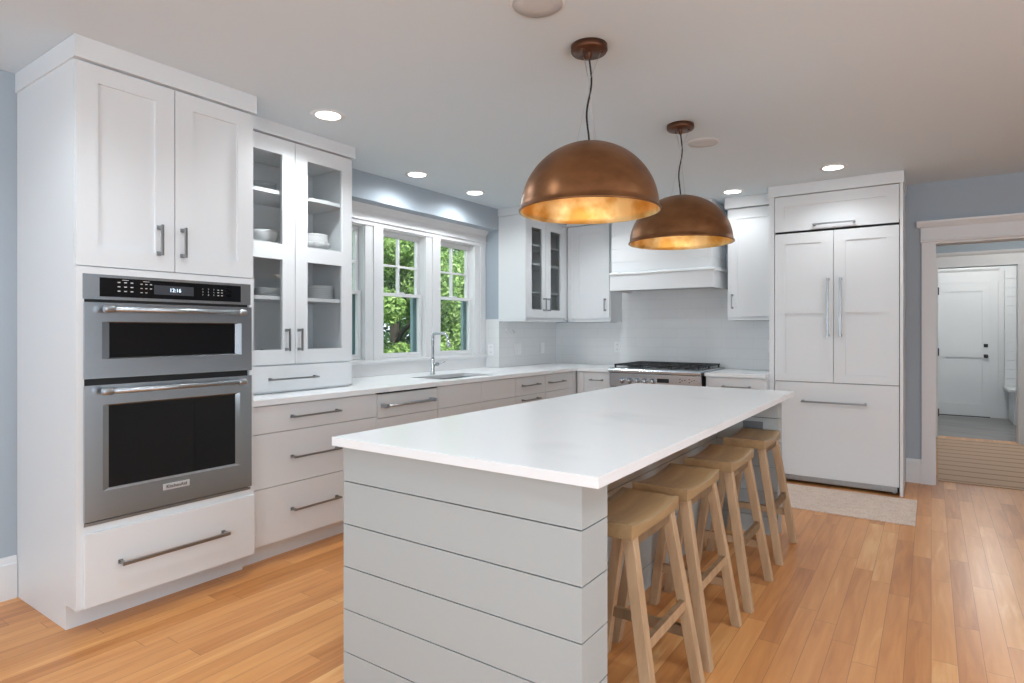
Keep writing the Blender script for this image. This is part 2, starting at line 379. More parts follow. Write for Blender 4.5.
# ------------------------------------------------------------------ windows
def window(n, y0, y1):
    t = T('window_%d' % n, base=(y0, 3.78, WZ0), side='L', kind='structure')
    d0 = 3.812
    bm = BM()   # jamb frame lining the opening
    panel(bm, y0, y1, WZ0, WZ1, 3.782, .075, [(y0+.004, y1-.004, WZ0+.006, WZ1-.012)]); box(bm, y0+.004, y0+.010, 3.80, 3.811, WZ0, WZ1)
    t.part('jamb', bm, M['trim'])
    a, b = y0+.006, y1-.006; mr = 1.585
    bm = BM(); panel(bm, a, b, WZ0+.008, mr+.012, d0, .030, [(a+.034, b-.034, WZ0+.045, mr-.016)])
    low = t.part('lower_sash', bm, M['trim'])
    bm = BM(); box(bm, a+.034, b-.034, d0+.012, d0+.016, WZ0+.045, mr-.016); t.part('pane', bm, M['glass'], low)
    bm = BM(); m_ = (a+b)/2; box(bm, m_-.03, m_+.03, d0-.006, d0+.02, mr+.012, mr+.022); t.part('sash_lock', bm, M['trim'], low)
    bm = BM(); gz0, gz1 = mr+.012, WZ1-.05; mz = 1.833
    du = d0+.033
    panel(bm, a, b, mr-.016, WZ1-.012, du, .03, [(a+.034, m_-.009, gz0, mz-.009), (m_+.009, b-.034, gz0, mz-.009), (a+.034, m_-.009, mz+.009, gz1), (m_+.009, b-.034, mz+.009, gz1)])
    up = t.part('upper_sash', bm, M['trim'])
    bm = BM(); box(bm, a+.034, b-.034, du+.016, du+.019, gz0, gz1); t.part('pane', bm, M['glass'], up)
    bm = BM(); box(bm, b-.050, b-.004, du+.032, du+.062, WZ0, mr); box(bm, a+.004, a+.050, du+.032, du+.062, WZ0, mr); box(bm, a+.05, b-.05, du+.032, du+.062, WZ0, WZ0+.03)
    t.part('screen_frame', bm, M['teal'])
for i, (a, b) in enumerate(WIN): window(i+1, a, b)
t = T('trim_2', base=(AL0, 3.78, 1.0), side='L', kind='structure')
bm = BM()
for a, b in ((AL0, WIN[0][0]), (WIN[0][1], WIN[1][0]), (WIN[1][1], WIN[2][0]), (WIN[2][1], AL1-.009)):
    box(bm, a, b, 3.768, 3.78, 1.03, 2.165)
for a, b in ((3.443, 3.55), (4.157, 4.266), (4.881, AL1-.009)): box(bm, a, b-.002, 3.758, 3.769, 1.03, 2.165)
t.part('casing', bm, M['trim'])
bm = BM(); extrude_profile(bm, [(3.78, 2.13), (3.756, 2.13), (3.756, 2.160), (3.742, 2.164), (3.742, 2.176), (3.756, 2.180), (3.752, 2.24), (3.715, 2.289), (3.78, 2.289)], AL0+.001, AL1-.009)
t.part('header', bm, M['trim'])
bm = BM(); box(bm, AL0+.001, AL1-.009, 3.735, 3.782, 1.005, 1.033, .004); t.part('sill', bm, M['trim'])
bm = BM(); box(bm, AL0+.001, AL1-.009, 3.755, 3.774, .90, 1.005); t.part('apron', bm, M['trim'])

# ------------------------------------------------------------------ doorway, hall and mudroom
t = T('trim_3', base=(DX0, YB, 0), kind='structure')
bm = BM(); box(bm, -.065, .018, YB-.020, YB, 0, 2.012); box(bm, -.068, .021, YB-.026, YB, 0, .205); box(bm, .018, DX0, YB-.012, YB+.16, 0, 2.0)
t.part('casing', bm, M['trim'])
bm = BM(); box(bm, DX1+.015, DX1+.10, YB-.020, YB, 0, 2.012); box(bm, DX1, DX1+.015, YB-.012, YB+.16, 0, 2.0); box(bm, DX0, DX1, YB-.012, YB+.16, 1.988, 2.0)
t.part('casing', bm, M['trim'])
bm = BM(); extrude_profile(bm, [(YB, 2.0), (YB-.020, 2.0), (YB-.028, 2.008), (YB-.028, 2.018), (YB-.020, 2.022), (YB-.020, 2.122), (YB-.030, 2.135), (YB-.048, 2.160), (YB-.050, 2.175), (YB, 2.175)], -.072, DX1+.11)
t.part('header', bm, M['trim'])
bm = BM(); extrude_profile(bm, [(YB, 2.122), (YB-.030, 2.130), (YB-.050, 2.162), (YB-.052, 2.178), (YB, 2.178)], -.100, DX1+.14)
t.part('cap', bm, M['trim'])
bm = BM(); box(bm, -.55, -.40, YB+.15, 11.6, 0, H); struct('wall_hall_left', bm, M['blue'])
bm = BM(); box(bm, 2.2, 2.35, YB+.15, 11.6, 0, H); struct('wall_hall_right', bm, M['blue'])
Y2 = 8.84
bm = BM(); box(bm, -.40, .055, Y2, Y2+.14, 0, H); box(bm, .055, .815, Y2, Y2+.14, 2.02, H); box(bm, .815, 2.2, Y2, Y2+.14, 0, H); struct('wall_hall_back', bm, M['blue'])
t = T('trim_4', base=(.055, Y2, 0), kind='structure')
bm = BM(); box(bm, -.035, .055, Y2-.02, Y2, 0, 2.02); box(bm, .055, .068, Y2-.01, Y2+.15, 0, 2.02); t.part('casing', bm, M['trim'])
bm = BM(); box(bm, .815, .905, Y2-.02, Y2, 0, 2.02); box(bm, .802, .815, Y2-.01, Y2+.15, 0, 2.02); t.part('casing', bm, M['trim'])
bm = BM(); extrude_profile(bm, [(Y2, 2.02), (Y2-.02, 2.02), (Y2-.02, 2.145), (Y2-.045, 2.165), (Y2-.055, 2.19), (Y2, 2.195)], -.05, .95); t.part('header', bm, M['trim'])
bm = BM()
for z in (.30, 1.02, 1.745): box(bm, .066, .078, Y2-.014, Y2+.03, z-.045, z+.045)
t.part('hinge', bm, M['hinge'], label='black hinge leaves')
YD = 11.30
bm = BM(); box(bm, -.40, 2.2, YD, YD+.15, 0, H); struct('wall_mudroom_back', bm, M['trim'])
t = T('door_1', base=(.08, YD, 0), kind='structure')
bm = BM(); panel(bm, .08, .71, .012, 1.99, YD-.03, .03, [(.17, .62, 1.02, 1.86), (.17, .62, .19, .88)], .020); t.part('slab', bm, M['trim'])
bm = BM(); box(bm, .635, .685, YD-.045, YD-.03, 1.03, 1.08, .004); box(bm, .635, .685, YD-.045, YD-.03, .875, .925, .004); lathe(bm, [(0, 0), (.025, 0), (.028, .012), (.012, .02), (.012, .035)], (.66, YD-.08, .90), 16, 'y')
t.part('door_handle', bm, M['hinge'])
bm = BM(); box(bm, .08, .71, YD-.034, YD-.005, 0, .012); t.part('door_sweep', bm, M['black'])
t = T('trim_5', base=(.71, YD, 0), kind='structure')
bm = BM(); box(bm, .711, .80, YD-.02, YD, 0, 1.992); box(bm, -.02, .072, YD-.02, YD, 0, 1.992); t.part('casing', bm, M['trim'])
bm = BM(); extrude_profile(bm, [(YD, 1.992), (YD-.02, 1.992), (YD-.02, 2.15), (YD-.05, 2.18), (YD-.05, 2.2), (YD, 2.2)], -.03, .815); t.part('header', bm, M['trim'])
def boards(bm, a0, a1, d0, d1, z0, z1, pitch, top=None, gap=.003):
    z = top if top is not None else z1
    zs = [z1]; k = z
    while k > z0+.01:
        if k < z1-1e-4: zs.append(k)
        k -= pitch
    zs.append(z0)
    for hi, lo in zip(zs, zs[1:]): box(bm, a0, a1, d0, d1, lo+gap/2, hi-gap/2)
t = T('trim_6', base=(.81, YD, 0), kind='structure')
bm = BM(); boards(bm, .805, 2.2, YD-.012, YD, .14, 2.5, .13); box(bm, .80, 2.2, YD-.02, YD, 0, .14); t.part('shiplap', bm, M['trim'])
t = T('mudroom_bench', 'white built-in bench with shiplap back in the far mudroom', 'bench', (1.3, 10.8, 0))
bm = BM(); box(bm, .92, 2.0, 10.58, YD-.03, .0, .44); t.part('box', bm, M['trim'])
bm = BM(); box(bm, .855, 2.02, 10.545, YD-.03, .44, .475, .004); t.part('seat', bm, M['trim'])
bm = BM(); boards(bm, .87, 2.0, YD-.10, YD-.03, .48, 2.15, .13); t.part('back_panel', bm, M['trim'])
bm = BM(); bx = bm; box(bm, .05, 1.75, 6.27, 8.78, 0, .008, .003)
single('hall_rug', bm, M['stripe'], 'tan striped runner rug on the floor of the hall beyond the doorway', 'rug', (.9, 7.5, 0))
def fill_lamp(x, y, label, power):  # lamps added out of view to brighten the hall and mudroom
    t = T('ceiling_fill_lamp', label, 'added fill lamp', (x, y, H))
    bm = BM(); lathe(bm, [(0, H), (.16, H), (.16, H-.02), (0, H-.02)], (x, y, 0), 32); t.part('base', bm, M['chrome'])
    bm = BM(); lathe(bm, [(.145, H-.02), (.14, H-.05), (.10, H-.075), (0, H-.085)], (x, y, 0), 32); t.part('shade', bm, M['lens'])
    light('hall_fill_light', 'POINT', (x, y, H-.14), (0, 0, 0), power, (1, .97, .92), shadow_soft_size=.1)
fill_lamp(.9, 7.5, 'round fill lamp added out of view on the hall ceiling over the striped runner', 24)
fill_lamp(.6, 10.0, 'round fill lamp added out of view on the mudroom ceiling above the slate floor', 34)

# ------------------------------------------------------------------ oven tower cabinet (run coordinates, window wall)
t = T('oven_tower_cabinet', 'tall white cabinet housing the stainless wall ovens at the left', 'cabinet', (1.435, 3.26, 0), 'L')
S0, S1, DF = 1.038, 1.84, 2.940
bm = BM()
OV = (1.068, 1.816, .452, 1.505)          # oven opening
panel(bm, S0, S1, .105, 1.541, DF-.022, .042, [OV]); box(bm, S0, S1, DF, DF+.02, 1.541, 2.42)
box(bm, S0, S0+.02, DF+.02, 3.598, 0.105, 2.42); box(bm, S1-.02, S1, DF+.02, 3.598, .105, 2.42); box(bm, S0+.02, S1-.02, DF+.02, 3.598, 1.52, 1.54)
box(bm, S0+.02, S1-.02, 3.56, 3.598, .105, 2.42); box(bm, S0+.02, S1-.02, DF+.02, 3.56, .42, .445)
box(bm, S0, S1, 3.02, 3.598, 0, .105)
t.part('body', bm, M['cab'])
bm = BM(); box(bm, S0-.008, S1, DF-.034, 3.598, 2.408, H-.001); box(bm, S1, S1+.012, DF-.034, 3.160, 2.408, H-.001)
t.part('crown', bm, M['cab'])
DD = DF-.022
for a, b, h0, h1, hs in ((S0+.002, 1.4365, 1.12, 1.352, 1.378), (1.4405, S1-.002, 1.525, 1.752, 1.484)):
    bm = BM(); panel(bm, a, b, 1.546, 2.398, DD, .021, [(h0, h1, 1.628, 2.325)], .010); d = t.part('door', bm, M['cab'])
    t.part('handle', pull_v(hs-.012, 1.615, 1.755, DD), M['handle'], d)
bm = BM(); box(bm, 1.064, S1-.004, DF-.038, DF-.0225, .108, .418, .003); d = t.part('drawer', bm, M['cab'])
t.part('handle', pull_h(1.190, 1.675, DF-.038, .268, .038, .014), M['handle'], d)

# wall oven and microwave
t = T('wall_oven', 'stainless steel built-in microwave and oven stack in the tall white cabinet', 'oven', (1.442, 3.2, .452), 'L')
a, b = 1.062, 1.822; F = 2.939
bm = BM(); box(bm, 1.075, 1.81, F+.004, 3.5, .456, 1.50); box(bm, a+.002, b-.002, F-.004, F, .446, 1.508); t.part('chassis', bm, M['black'])
bm = BM(); panel(bm, a, b, 1.405, 1.512, F-.022, .018, [(1.125, 1.768, 1.418, 1.500)], .002); cp = t.part('control_panel', bm, M['steel_h'])
bm = BM(); box(bm, 1.125, 1.768, F-.0225, F-.0195, 1.418, 1.500); t.part('control_glass', bm, M['blackgl'], cp)
fr = F-.0226
bm = BM(); box(bm, 1.345, 1.525, fr-.0005, fr, 1.437, 1.480); t.part('display', bm, M['lcd'], cp)
base = t.base
def ovtext(body, s, z, size, m, name='lettering', d=fr-.001):
    text_mesh(body, size, m, cp, (s-base[0], d-base[1], z-base[2]), name=name)
ovtext('12:16', 1.440, 1.459, .024, M['digit'], 'clock_digits')
def dash(s, z, wd, hh=.0032): t.part('key_marking', box(BM(), s-wd/2, s+wd/2, fr-.0006, fr, z-hh/2, z+hh/2), M['print'], cp)
for i, s in enumerate((1.200, 1.226, 1.252)):
    for z in (1.482, 1.463, 1.444): dash(s, z, .011, .004)
dash(1.226, 1.493, .026, .0022)
for i, s in enumerate((1.292, 1.312, 1.332)):
    for z in (1.480, 1.461, 1.442):
        if not (i == 2 and z == 1.442): dash(s, z, .009, .0036)
dash(1.312, 1.492, .026, .0022)
for s in (1.690, 1.690):
    for z in (1.470, 1.448): dash(s, z, .016, .005); dash(s+.022, z, .014, .004); dash(s+.010, z+.012, .018, .0025)
for s in (1.648, 1.667):
    for z in (1.473, 1.460, 1.446): dash(s, z, .009, .004)
k = 0
for r_, z in enumerate((1.474, 1.460, 1.446)):
    for c_, s in enumerate((1.570, 1.598, 1.625)):
        ovtext('123456789'[k], s, z, .010, M['print'], 'keypad_digit'); k += 1
def oven_door(name, z0, z1, win, glass, hz, hs):
    bm = BM(); panel(bm, a+.003, b-.001, z0, z1, F-.034, .030, [win], .009); d = t.part(name, bm, M['steel_h'])
    bm = BM()
    x0, x1, c0, c1 = win; g0, g1, e0, e1 = glass; FR = F-.034
    # bevelled surround from the face down to the glass
    out = [(x0, FR, c0), (x1, FR, c0), (x1, FR, c1), (x0, FR, c1)]; inn = [(g0, FR+.007, e0), (g1, FR+.007, e0), (g1, FR+.007, e1), (g0, FR+.007, e1)]
    vo = [bm.verts.new(p) for p in out]; vi = [bm.verts.new(p) for p in inn]
    for i in range(4): bm.faces.new((vo[i], vo[(i+1) % 4], vi[(i+1) % 4], vi[i]))
    t.part('window_bevel', bm, M['chrome'], d)
    bm = BM(); box(bm, g0, g1, FR+.0068, FR+.0085, e0, e1); t.part('window_glass', bm, M['blackgl'], d)
    bm = BM(); y = FR-.045
    tube(bm, [(hs[0], y, hz), (hs[1], y, hz)], .0115, 14)
    for s in hs: lathe(bm, [(0, -.012), (.0150, -.012), (.0155, -.004), (.0155, .022), (.0135, .026), (0, .026)], (s-(.007 if s == hs[1] else .007), y, hz), 14, 'x'); tube(bm, [(s+(.012 if s == hs[0] else -.012), y, hz), (s+(.012 if s == hs[0] else -.012), FR, hz)], .009, 10)
    t.part('handle', bm, M['steel'], d); return d
oven_door('microwave_door', 1.068, 1.392, (1.130, 1.765, 1.150, 1.310), (1.160, 1.733, 1.155, 1.305), 1.363, (1.140, 1.742))
od = oven_door('oven_door', .466, 1.040, (1.133, 1.757, .586, .955), (1.158, 1.735, .596, .949), 1.014, (1.134, 1.742))
bm = BM(); box(bm, 1.379, 1.500, F-.0365, F-.033, .536, .565, .001); bd = t.part('badge', bm, M['badge'], od)
text_mesh('KitchenAid', .021, M['black'], od, (1.4395-base[0], F-.0372-base[1], .5505-base[2]), bold=True, name='badge_lettering')
bm = BM(); box(bm, a+.004, b-.003, F-.026, F-.004, .448, .460); t.part('bottom_trim', bm, M['steel_h'])

# ------------------------------------------------------------------ glass-door hutch on the counter
t = T('display_hutch', 'tall white cabinet with four-light glass doors standing on the counter beside the ovens', 'cabinet', (2.29, 3.4, .90), 'L')
S0, S1, DF = 1.845, 2.732, 3.212
bm = BM()
box(bm, S0, S0+.018, DF, 3.598, .902, 2.42); box(bm, S1-.018, S1, DF, 3.598, .902, 2.42); box(bm, S0+.018, S1-.018, 3.585, 3.598, .902, 2.42)
box(bm, S0+.018, S1-.018, DF, 3.585, 2.36, 2.42); box(bm, S0+.018, S1-.018, DF, 3.585, 1.045, 1.135); box(bm, S0+.018, S1-.018, DF, 3.585, .902, .925)
box(bm, 2.272, 2.302, DF, DF+.02, 1.135, 2.36)
t.part('body', bm, M['cab'])
for z in (1.479, 1.80, 2.112):
    bm = BM(); box(bm, S0+.019, S1-.019, DF+.012, 3.584, z-.022, z); t.part('shelf', bm, M['cab'])
bm = BM(); box(bm, S0, S1+.012, DF-.040, 3.598, 2.424, H-.001); t.part('crown', bm, M['cab'])
DD = DF-.022
for a_, b_, g0, g1, hs in ((S0+.002, 2.2855, 1.945, 2.200, 2.225), (2.2895, S1-.004, 2.377, 2.648, 2.312)):
    hol = [(g0, g1, 1.158, 1.697), (g0, g1, 1.789, 2.324)]
    bm = BM(); panel(bm, a_, b_, 1.072, 2.416, DD, .021, hol); d = t.part('door', bm, M['cab'])
    for h in hol:
        bm = BM(); box(bm, h[0]-.004, h[1]+.004, DD+.011, DD+.014, h[2]-.004, h[3]+.004); t.part('pane', bm, M['cabglass'], d)
    t.part('handle', pull_v(hs, 1.150, 1.285, DD), M['handle'], d)
bm = BM(); box(bm, S0+.002, S1-.004, DD, DD+.021, .914, 1.064, .002); d = t.part('drawer', bm, M['cab'])
t.part('handle', pull_h(2.105, 2.435, DD, .985), M['handle'], d)
# dishes in the hutch: world x = -d, y = s
def bowl(name, x, y, z, r, h, label, cat='bowl', m=None, thick=.004, foot=.5):
    bm = BM(); n = 8
    pr = [(0, z), (r*foot, z), (r*foot, z+.006)] + [(r*(foot+(1-foot)*math.sin(i/n*math.pi/2)), z+.006+(h-.006)*(1-math.cos(i/n*math.pi/2))) for i in range(1, n+1)]
    inn = [(max(0, q-thick*1.4), zz+thick*.6) for q, zz in pr[:2:-1]] + [(0, z+.010)]
    lathe(bm, pr+inn, (x, y, 0), 28); return single(name, bm, m or M['ceramic'], label, cat, (x, y, z))
bowl('glass_bowl', -3.40, 2.215, 2.112, .075, .075, 'clear thin-rimmed bowl on the top shelf behind the left hutch door', m=M['cabglass'], thick=.003, foot=.45)
bowl('bowl', -3.40, 2.215, 1.80, .085, .088, 'white bowl on the middle shelf behind the left hutch door')
bowl('serving_dish', -3.40, 2.60, 2.112, .105, .022, 'shallow white dish on the top shelf behind the right hutch door', 'dish', foot=.6)
t = T('soup_tureen', 'white scalloped lidded tureen behind the right hutch door', 'tureen', (-3.40, 2.585, 1.80))
bm = BM(); seg = 48; prof = [(.055, 1.80), (.06, 1.808), (.088, 1.825), (.106, 1.850), (.100, 1.858), (.094, 1.853)]
rings = []
for r_, z in prof:
    rings.append([bm.verts.new((-3.40+r_*(1+.05*math.cos(12*2*math.pi*i/seg)*(r_ > .07))*math.cos(2*math.pi*i/seg), 2.585+r_*(1+.05*math.cos(12*2*math.pi*i/seg)*(r_ > .07))*math.sin(2*math.pi*i/seg), z)) for i in range(seg)])
for q0, q1 in zip(rings, rings[1:]):
    for i in range(seg): f = bm.faces.new((q0[i], q0[(i+1) % seg], q1[(i+1) % seg], q1[i])); f.smooth = True
bm.faces.new(rings[0]); t.part('bowl', bm, M['ceramic'])
bm = BM(); lathe(bm, [(.092, 1.852), (.095, 1.870), (.088, 1.892), (.086, 1.902), (.091, 1.910), (.084, 1.913), (.03, 1.914), (0, 1.914)], (-3.40, 2.585, 0), 32); t.part('lid', bm, M['ceramic'])
def plates(x, y, z, r, n, pitch, where, grp):
    src = None
    for i in range(n):
        if src is None:
            bm = BM(); lathe(bm, [(0, 0), (r*.6, 0), (r*.66, .003), (r, .014), (r, .017), (r*.62, .007), (0, .006)], (0, 0, 0), 32)
            src = single('dinner_plate', bm, M['ceramic'], None, 'plate', group=grp); o = src
        else: o = src.copy(); C.objects.link(o)
        o.location = (x, y, z+i*pitch)
        pos = 'bottom' if i == 0 else ('top' if i == n-1 else '%s from the bottom' % ['', 'second', 'third', 'fourth', 'fifth', 'sixth', 'seventh'][i])
        o['label'] = 'white plate %s of the stack %s' % (pos, where); o['category'] = 'plate'; o['group'] = grp
plates(-3.40, 2.262, 1.479, .098, 5, .010, 'behind the left hutch door', 'plates stacked behind the left hutch door')
plates(-3.40, 2.615, 1.479, .108, 7, .0125, 'behind the right hutch door', 'plates stacked behind the right hutch door')
bowl('pitcher', -3.40, 2.085, 1.479, .060, .115, 'round white jug beside the plates behind the left hutch door', 'jug', foot=.7)
bowl('platter', -3.40, 2.30, 1.135, .095, .024, 'low white platter on the bottom of the hutch at left', 'platter', foot=.6)
bowl('saucer', -3.40, 2.585, 1.135, .060, .016, 'small white saucer on the bottom of the hutch at right', 'saucer', foot=.6)

# ------------------------------------------------------------------ base cabinets, window wall
DFR = 2.965
def base_cab(name, label, s0, s1, side='L', df=DFR, back=3.598, cat='cabinet', fronts=(), toe=.085, hollow=False):
    t = T(name, label, cat, ((s0+s1)/2, (df+back)/2, 0), side)
    bm = BM(); box(bm, s0, s0+.018, df+.021, back, .105, .868); box(bm, s1-.018, s1, df+.021, back, .105, .868); box(bm, s0+.018, s1-.018, back-.015, back, .105, .868)
    box(bm, s0+.018, s1-.018, df+.021, back-.015, .105, .125)
    if not hollow: box(bm, s0+.018, s1-.018, df+.021, df+.04, .125, .868)
    t.part('body', bm, M['cab'])
    bm = BM(); box(bm, s0, s1, df+toe, df+toe+.02, 0, .105); t.part('toe_kick', bm, M['cab'])
    for kind, a, b, z0, z1, hd in fronts:
        bm = BM(); box(bm, a+.0018, b-.0018, df, df+.020, z0+.0018, z1-.0018, .0012); d = t.part(kind, bm, M['cab'])
        if hd: t.part('handle', pull_h(hd[0], hd[1], df, hd[2]) if len(hd) == 3 else pull_v(hd[0], hd[1], hd[2], df), M['handle'], d)
    return t
base_cab('drawer_cabinet', 'white three-drawer base cabinet between the ovens and the dishwasher', 1.842, 2.742,
         fronts=[('drawer', 1.843, 2.742, .712, .862, (2.095, 2.425, .790)), ('drawer', 1.843, 2.742, .416, .712, (2.095, 2.425, .563)), ('drawer', 1.843, 2.742, .108, .416, (2.095, 2.425, .268))])
t = base_cab('dishwasher', 'white panelled dishwasher with long bar handle left of the sink', 2.745, 3.333, cat='dishwasher',
             fronts=[('control_panel', 2.745, 3.333, .698, .855, None), ('door', 2.745, 3.333, .108, .698, None)])
bm = BM(); box(bm, 2.747, 3.331, DFR+.006, DFR+.022, .856, .868); t.part('vent_gap', bm, M['black'])
cpn = [c for c in t.o.children if c.name.startswith('control_panel')][0]
bm = BM(); tube(bm, [(2.79, DFR-.045, .780), (3.25, DFR-.045, .780)], .010, 12); box(bm, 2.775, 2.80, DFR-.058, DFR-.0, .768, .792, .003); box(bm, 3.24, 3.265, DFR-.058, DFR, .768, .792, .003)
t.part('handle', bm, M['steel'], cpn)
base_cab('sink_cabinet', 'white sink base cabinet with plain false fronts under the sink', 3.336, 4.345, hollow=True,
         fronts=[('false_front', 3.336, 3.861, .700, .864, None), ('false_front', 3.861, 4.345, .700, .864, None), ('door', 3.336, 3.861, .108, .700, None), ('door', 3.861, 4.345, .108, .700, None)])
base_cab('drawer_cabinet', 'white drawer base cabinet right of the sink with two handles in view', 4.348, 4.838,
         fronts=[('drawer', 4.348, 4.838, .700, .864, (4.435, 4.70, .788)), ('drawer', 4.348, 4.838, .416, .700, (4.435, 4.70, .659)), ('drawer', 4.348, 4.838, .108, .416, None)])
base_cab('corner_cabinet', 'white base cabinet with one short handle, nearest the back corner', 4.841, 5.44,
         fronts=[('drawer', 4.841, 5.366, .700, .864, (4.885, 5.165, .785)), ('door', 4.841, 5.366, .108, .700, None), ('filler', 5.368, 5.44, .108, .864, None)])
# back wall base cabinets
base_cab('drawer_cabinet', 'narrow white drawer base cabinet left of the range', -2.960, -2.565, 'B', 5.42, 6.09,
         fronts=[('filler', -2.942, -2.872, .108, .860, None), ('drawer', -2.869, -2.567, .708, .860, (-2.795, -2.655, .785)), ('drawer', -2.869, -2.567, .108, .708, None)])
base_cab('drawer_cabinet', 'white drawer base cabinet between the range and the refrigerator', -1.652, -1.142, 'B', 5.42, 6.09,
         fronts=[('drawer', -1.65, -1.143, .708, .862, (-1.505, -1.268, .786)), ('drawer', -1.65, -1.143, .108, .708, None)])

# ------------------------------------------------------------------ countertops, sink, faucet
SK = (3.50, 4.17, 3.06, 3.41)   # s0,s1,d0,d1
bm = BM()
z0, z1 = .8695, .90
for (x0, x1, y0, y1) in ((-3.598, -2.94, 1.843, SK[0]), (-3.598, -SK[3], SK[0], SK[1]), (-SK[2], -2.94, SK[0], SK[1]), (-3.598, -2.94, SK[1], 6.09), (-2.94, -2.563, 5.392, 6.09), (-3.752, -3.598, AL0+.002, AL1-.01)):
    box(bm, x0, x1, y0, y1, z0, z1)
bmesh.ops.remove_doubles(bm, verts=bm.verts, dist=.0001)
single('countertop', bm, M['quartz'], 'white quartz countertop running under the windows and round the corner to the range', 'countertop', (-3.27, 3.9, z0))
bm = BM(); box(bm, -1.655, -1.142, 5.392, 6.09, z0, z1, .002)
single('countertop', bm, M['quartz'], 'short white quartz countertop between the range and the refrigerator', 'countertop', (-1.4, 5.7, z0))
t = T('kitchen_sink', 'stainless undermount sink set into the counter below the windows', 'sink', (3.835, 3.235, .68), 'L')
bm = BM(); s0, s1, d0, d1 = SK; th = .003
box(bm, s0, s1, d0, d1, .68, .683); box(bm, s0-th, s0, d0-th, d1+th, .68, .869); box(bm, s1, s1+th, d0-th, d1+th, .68, .869); box(bm, s0, s1, d0-th, d0, .68, .869); box(bm, s0, s1, d1, d1+th, .68, .869)
t.part('basin', bm, M['steel'])
bm = BM(); lathe(bm, [(0, .684), (.03, .684), (.045, .687), (.045, .683)], (3.835, 3.235, 0), 20); t.part('drain', bm, M['chrome'])
t = T('faucet', 'tall chrome right-angled faucet behind the sink', 'faucet', (-3.49, 3.86, .90))
fx, fy = -3.49, 3.86
bm = BM(); lathe(bm, [(0, .90), (.026, .90), (.026, .905), (.017, .912), (.0165, 1.03), (.0135, 1.035)], (fx, fy, 0), 24); t.part('base', bm, M['chrome'])
bm = BM(); path = [(fx, fy, 1.03), (fx, fy, 1.20)]
for i in range(1, 7): q = i/6*math.pi/2; path.append((fx+.035*(1-math.cos(q)), fy, 1.215+.035*math.sin(q)))
path += [(fx+.10, fy, 1.250)]
for i in range(0, 7): q = i/6*1.25; path.append((fx+.125+.035*math.sin(q), fy, 1.250-.035*(1-math.cos(q))))
path += [(fx+.172, fy, 1.19)]
tube(bm, path, .0125, 14); t.part('spout', bm, M['chrome'])
bm = BM(); tube(bm, [(fx+.172, fy, 1.19), (fx+.180, fy, 1.14), (fx+.181, fy, 1.137)], [.0145, .0155, .012], 14); t.part('spray_head', bm, M['chrome'])
bm = BM(); tube(bm, [(fx, fy+.012, .985), (fx, fy+.065, .985)], .016, 14); tube(bm, [(fx, fy+.055, .985), (fx+.01, fy+.10, .995), (fx+.02, fy+.14, 1.005)], .0045, 8); t.part('lever', bm, M['chrome'])

# ------------------------------------------------------------------ upper cabinets at the back corner
t = T('glass_front_wall_cabinet', 'white wall cabinet with two glass doors in the back left corner', 'cabinet', (5.37, 3.43, 1.37), 'L')
S0, S1, DF, Z0, Z1 = 4.962, YB-.002, 3.292, 1.388, 2.42
bm = BM()
box(bm, S0, S0+.020, 3.270, 3.598, Z0, Z1); box(bm, S1-.018, S1, DF+.05, 3.598, Z0, Z1); box(bm, S0+.02, S1-.018, 3.585, 3.598, Z0, Z1)
box(bm, S0+.02, S1-.018, DF, 3.585, Z1-.05, Z1); box(bm, S0+.02, S1-.018, DF, 3.585, Z0, Z0+.03); box(bm, 5.738, 5.79, 3.272, DF+.05, Z0, Z1); box(bm, 5.325, 5.345, DF, DF+.02, Z0+.03, Z1-.05)
t.part('body', bm, M['cab'])
for z in (1.674, 1.962, 2.154):
    bm = BM(); box(bm, S0+.021, 5.79, DF+.015, 3.584, z-.020, z); t.part('shelf', bm, M['cab'])
bm = BM(); box(bm, S0-.012, 5.77, 3.245, 3.598, 2.424, H-.001); t.part('crown', bm, M['cab'])
bm = BM(); box(bm, S0, 5.78, 3.275, 3.598, 1.368, 1.386); t.part('valance', bm, M['cab'])
for a_, b_, g0, g1, hs in ((4.984, 5.334, 5.072, 5.268, 5.298), (5.338, 5.734, 5.440, 5.640, 5.380)):
    bm = BM(); panel(bm, a_, b_, 1.405, 2.385, 3.270, .021, [(g0, g1, 1.487, 2.309)]); d = t.part('door', bm, M['cab'])
    bm = BM(); box(bm, g0-.004, g1+.004, 3.281, 3.284, 1.483, 2.313); t.part('pane', bm, M['seeded'], d)
    t.part('handle', pull_v(hs, 1.474, 1.608, 3.270, .028, .009), M['handle'], d)
def glassware(x, y, z, h, r, label):
    bm = BM(); lathe(bm, [(0, z), (r*.8, z), (r, z+h), (r-.003, z+h), (r*.8-.003, z+.005), (0, z+.005)], (x, y, 0), 16)
    single('drinking_glass', bm, M['cabglass'], label, 'glass', (x, y, z), group='glasses in the corner glass-front cabinet')
for y, z, zn in ((5.10, 1.419, 'bottom'), (5.20, 1.419, 'bottom'), (5.52, 1.419, 'bottom'), (5.12, 1.675, 'second'), (5.24, 1.675, 'second'), (5.56, 1.675, 'second'), (5.14, 1.963, 'third'), (5.54, 1.963, 'third')):
    side = {5.10: 'left', 5.20: 'right', 5.12: 'left', 5.24: 'right'}.get(y, 'lone')
    dn = 'left' if y < 5.35 else 'right'
    glassware(-3.42, y, z, .13 if z < 1.9 else .10, .034, 'drinking glass, %s one on the %s shelf behind the %s corner glass door' % (side, zn, dn))
def wall_cab(label, s0, s1, dfr, crown_l, crown_r, hx, z0=1.388):
    t = T('wall_cabinet', label, 'cabinet', ((s0+s1)/2, 5.95, 1.37)); bm = BM()
    box(bm, s0, s1, dfr+.022, YB-.002, z0, 2.40); t.part('body', bm, M['cab'])
    return t
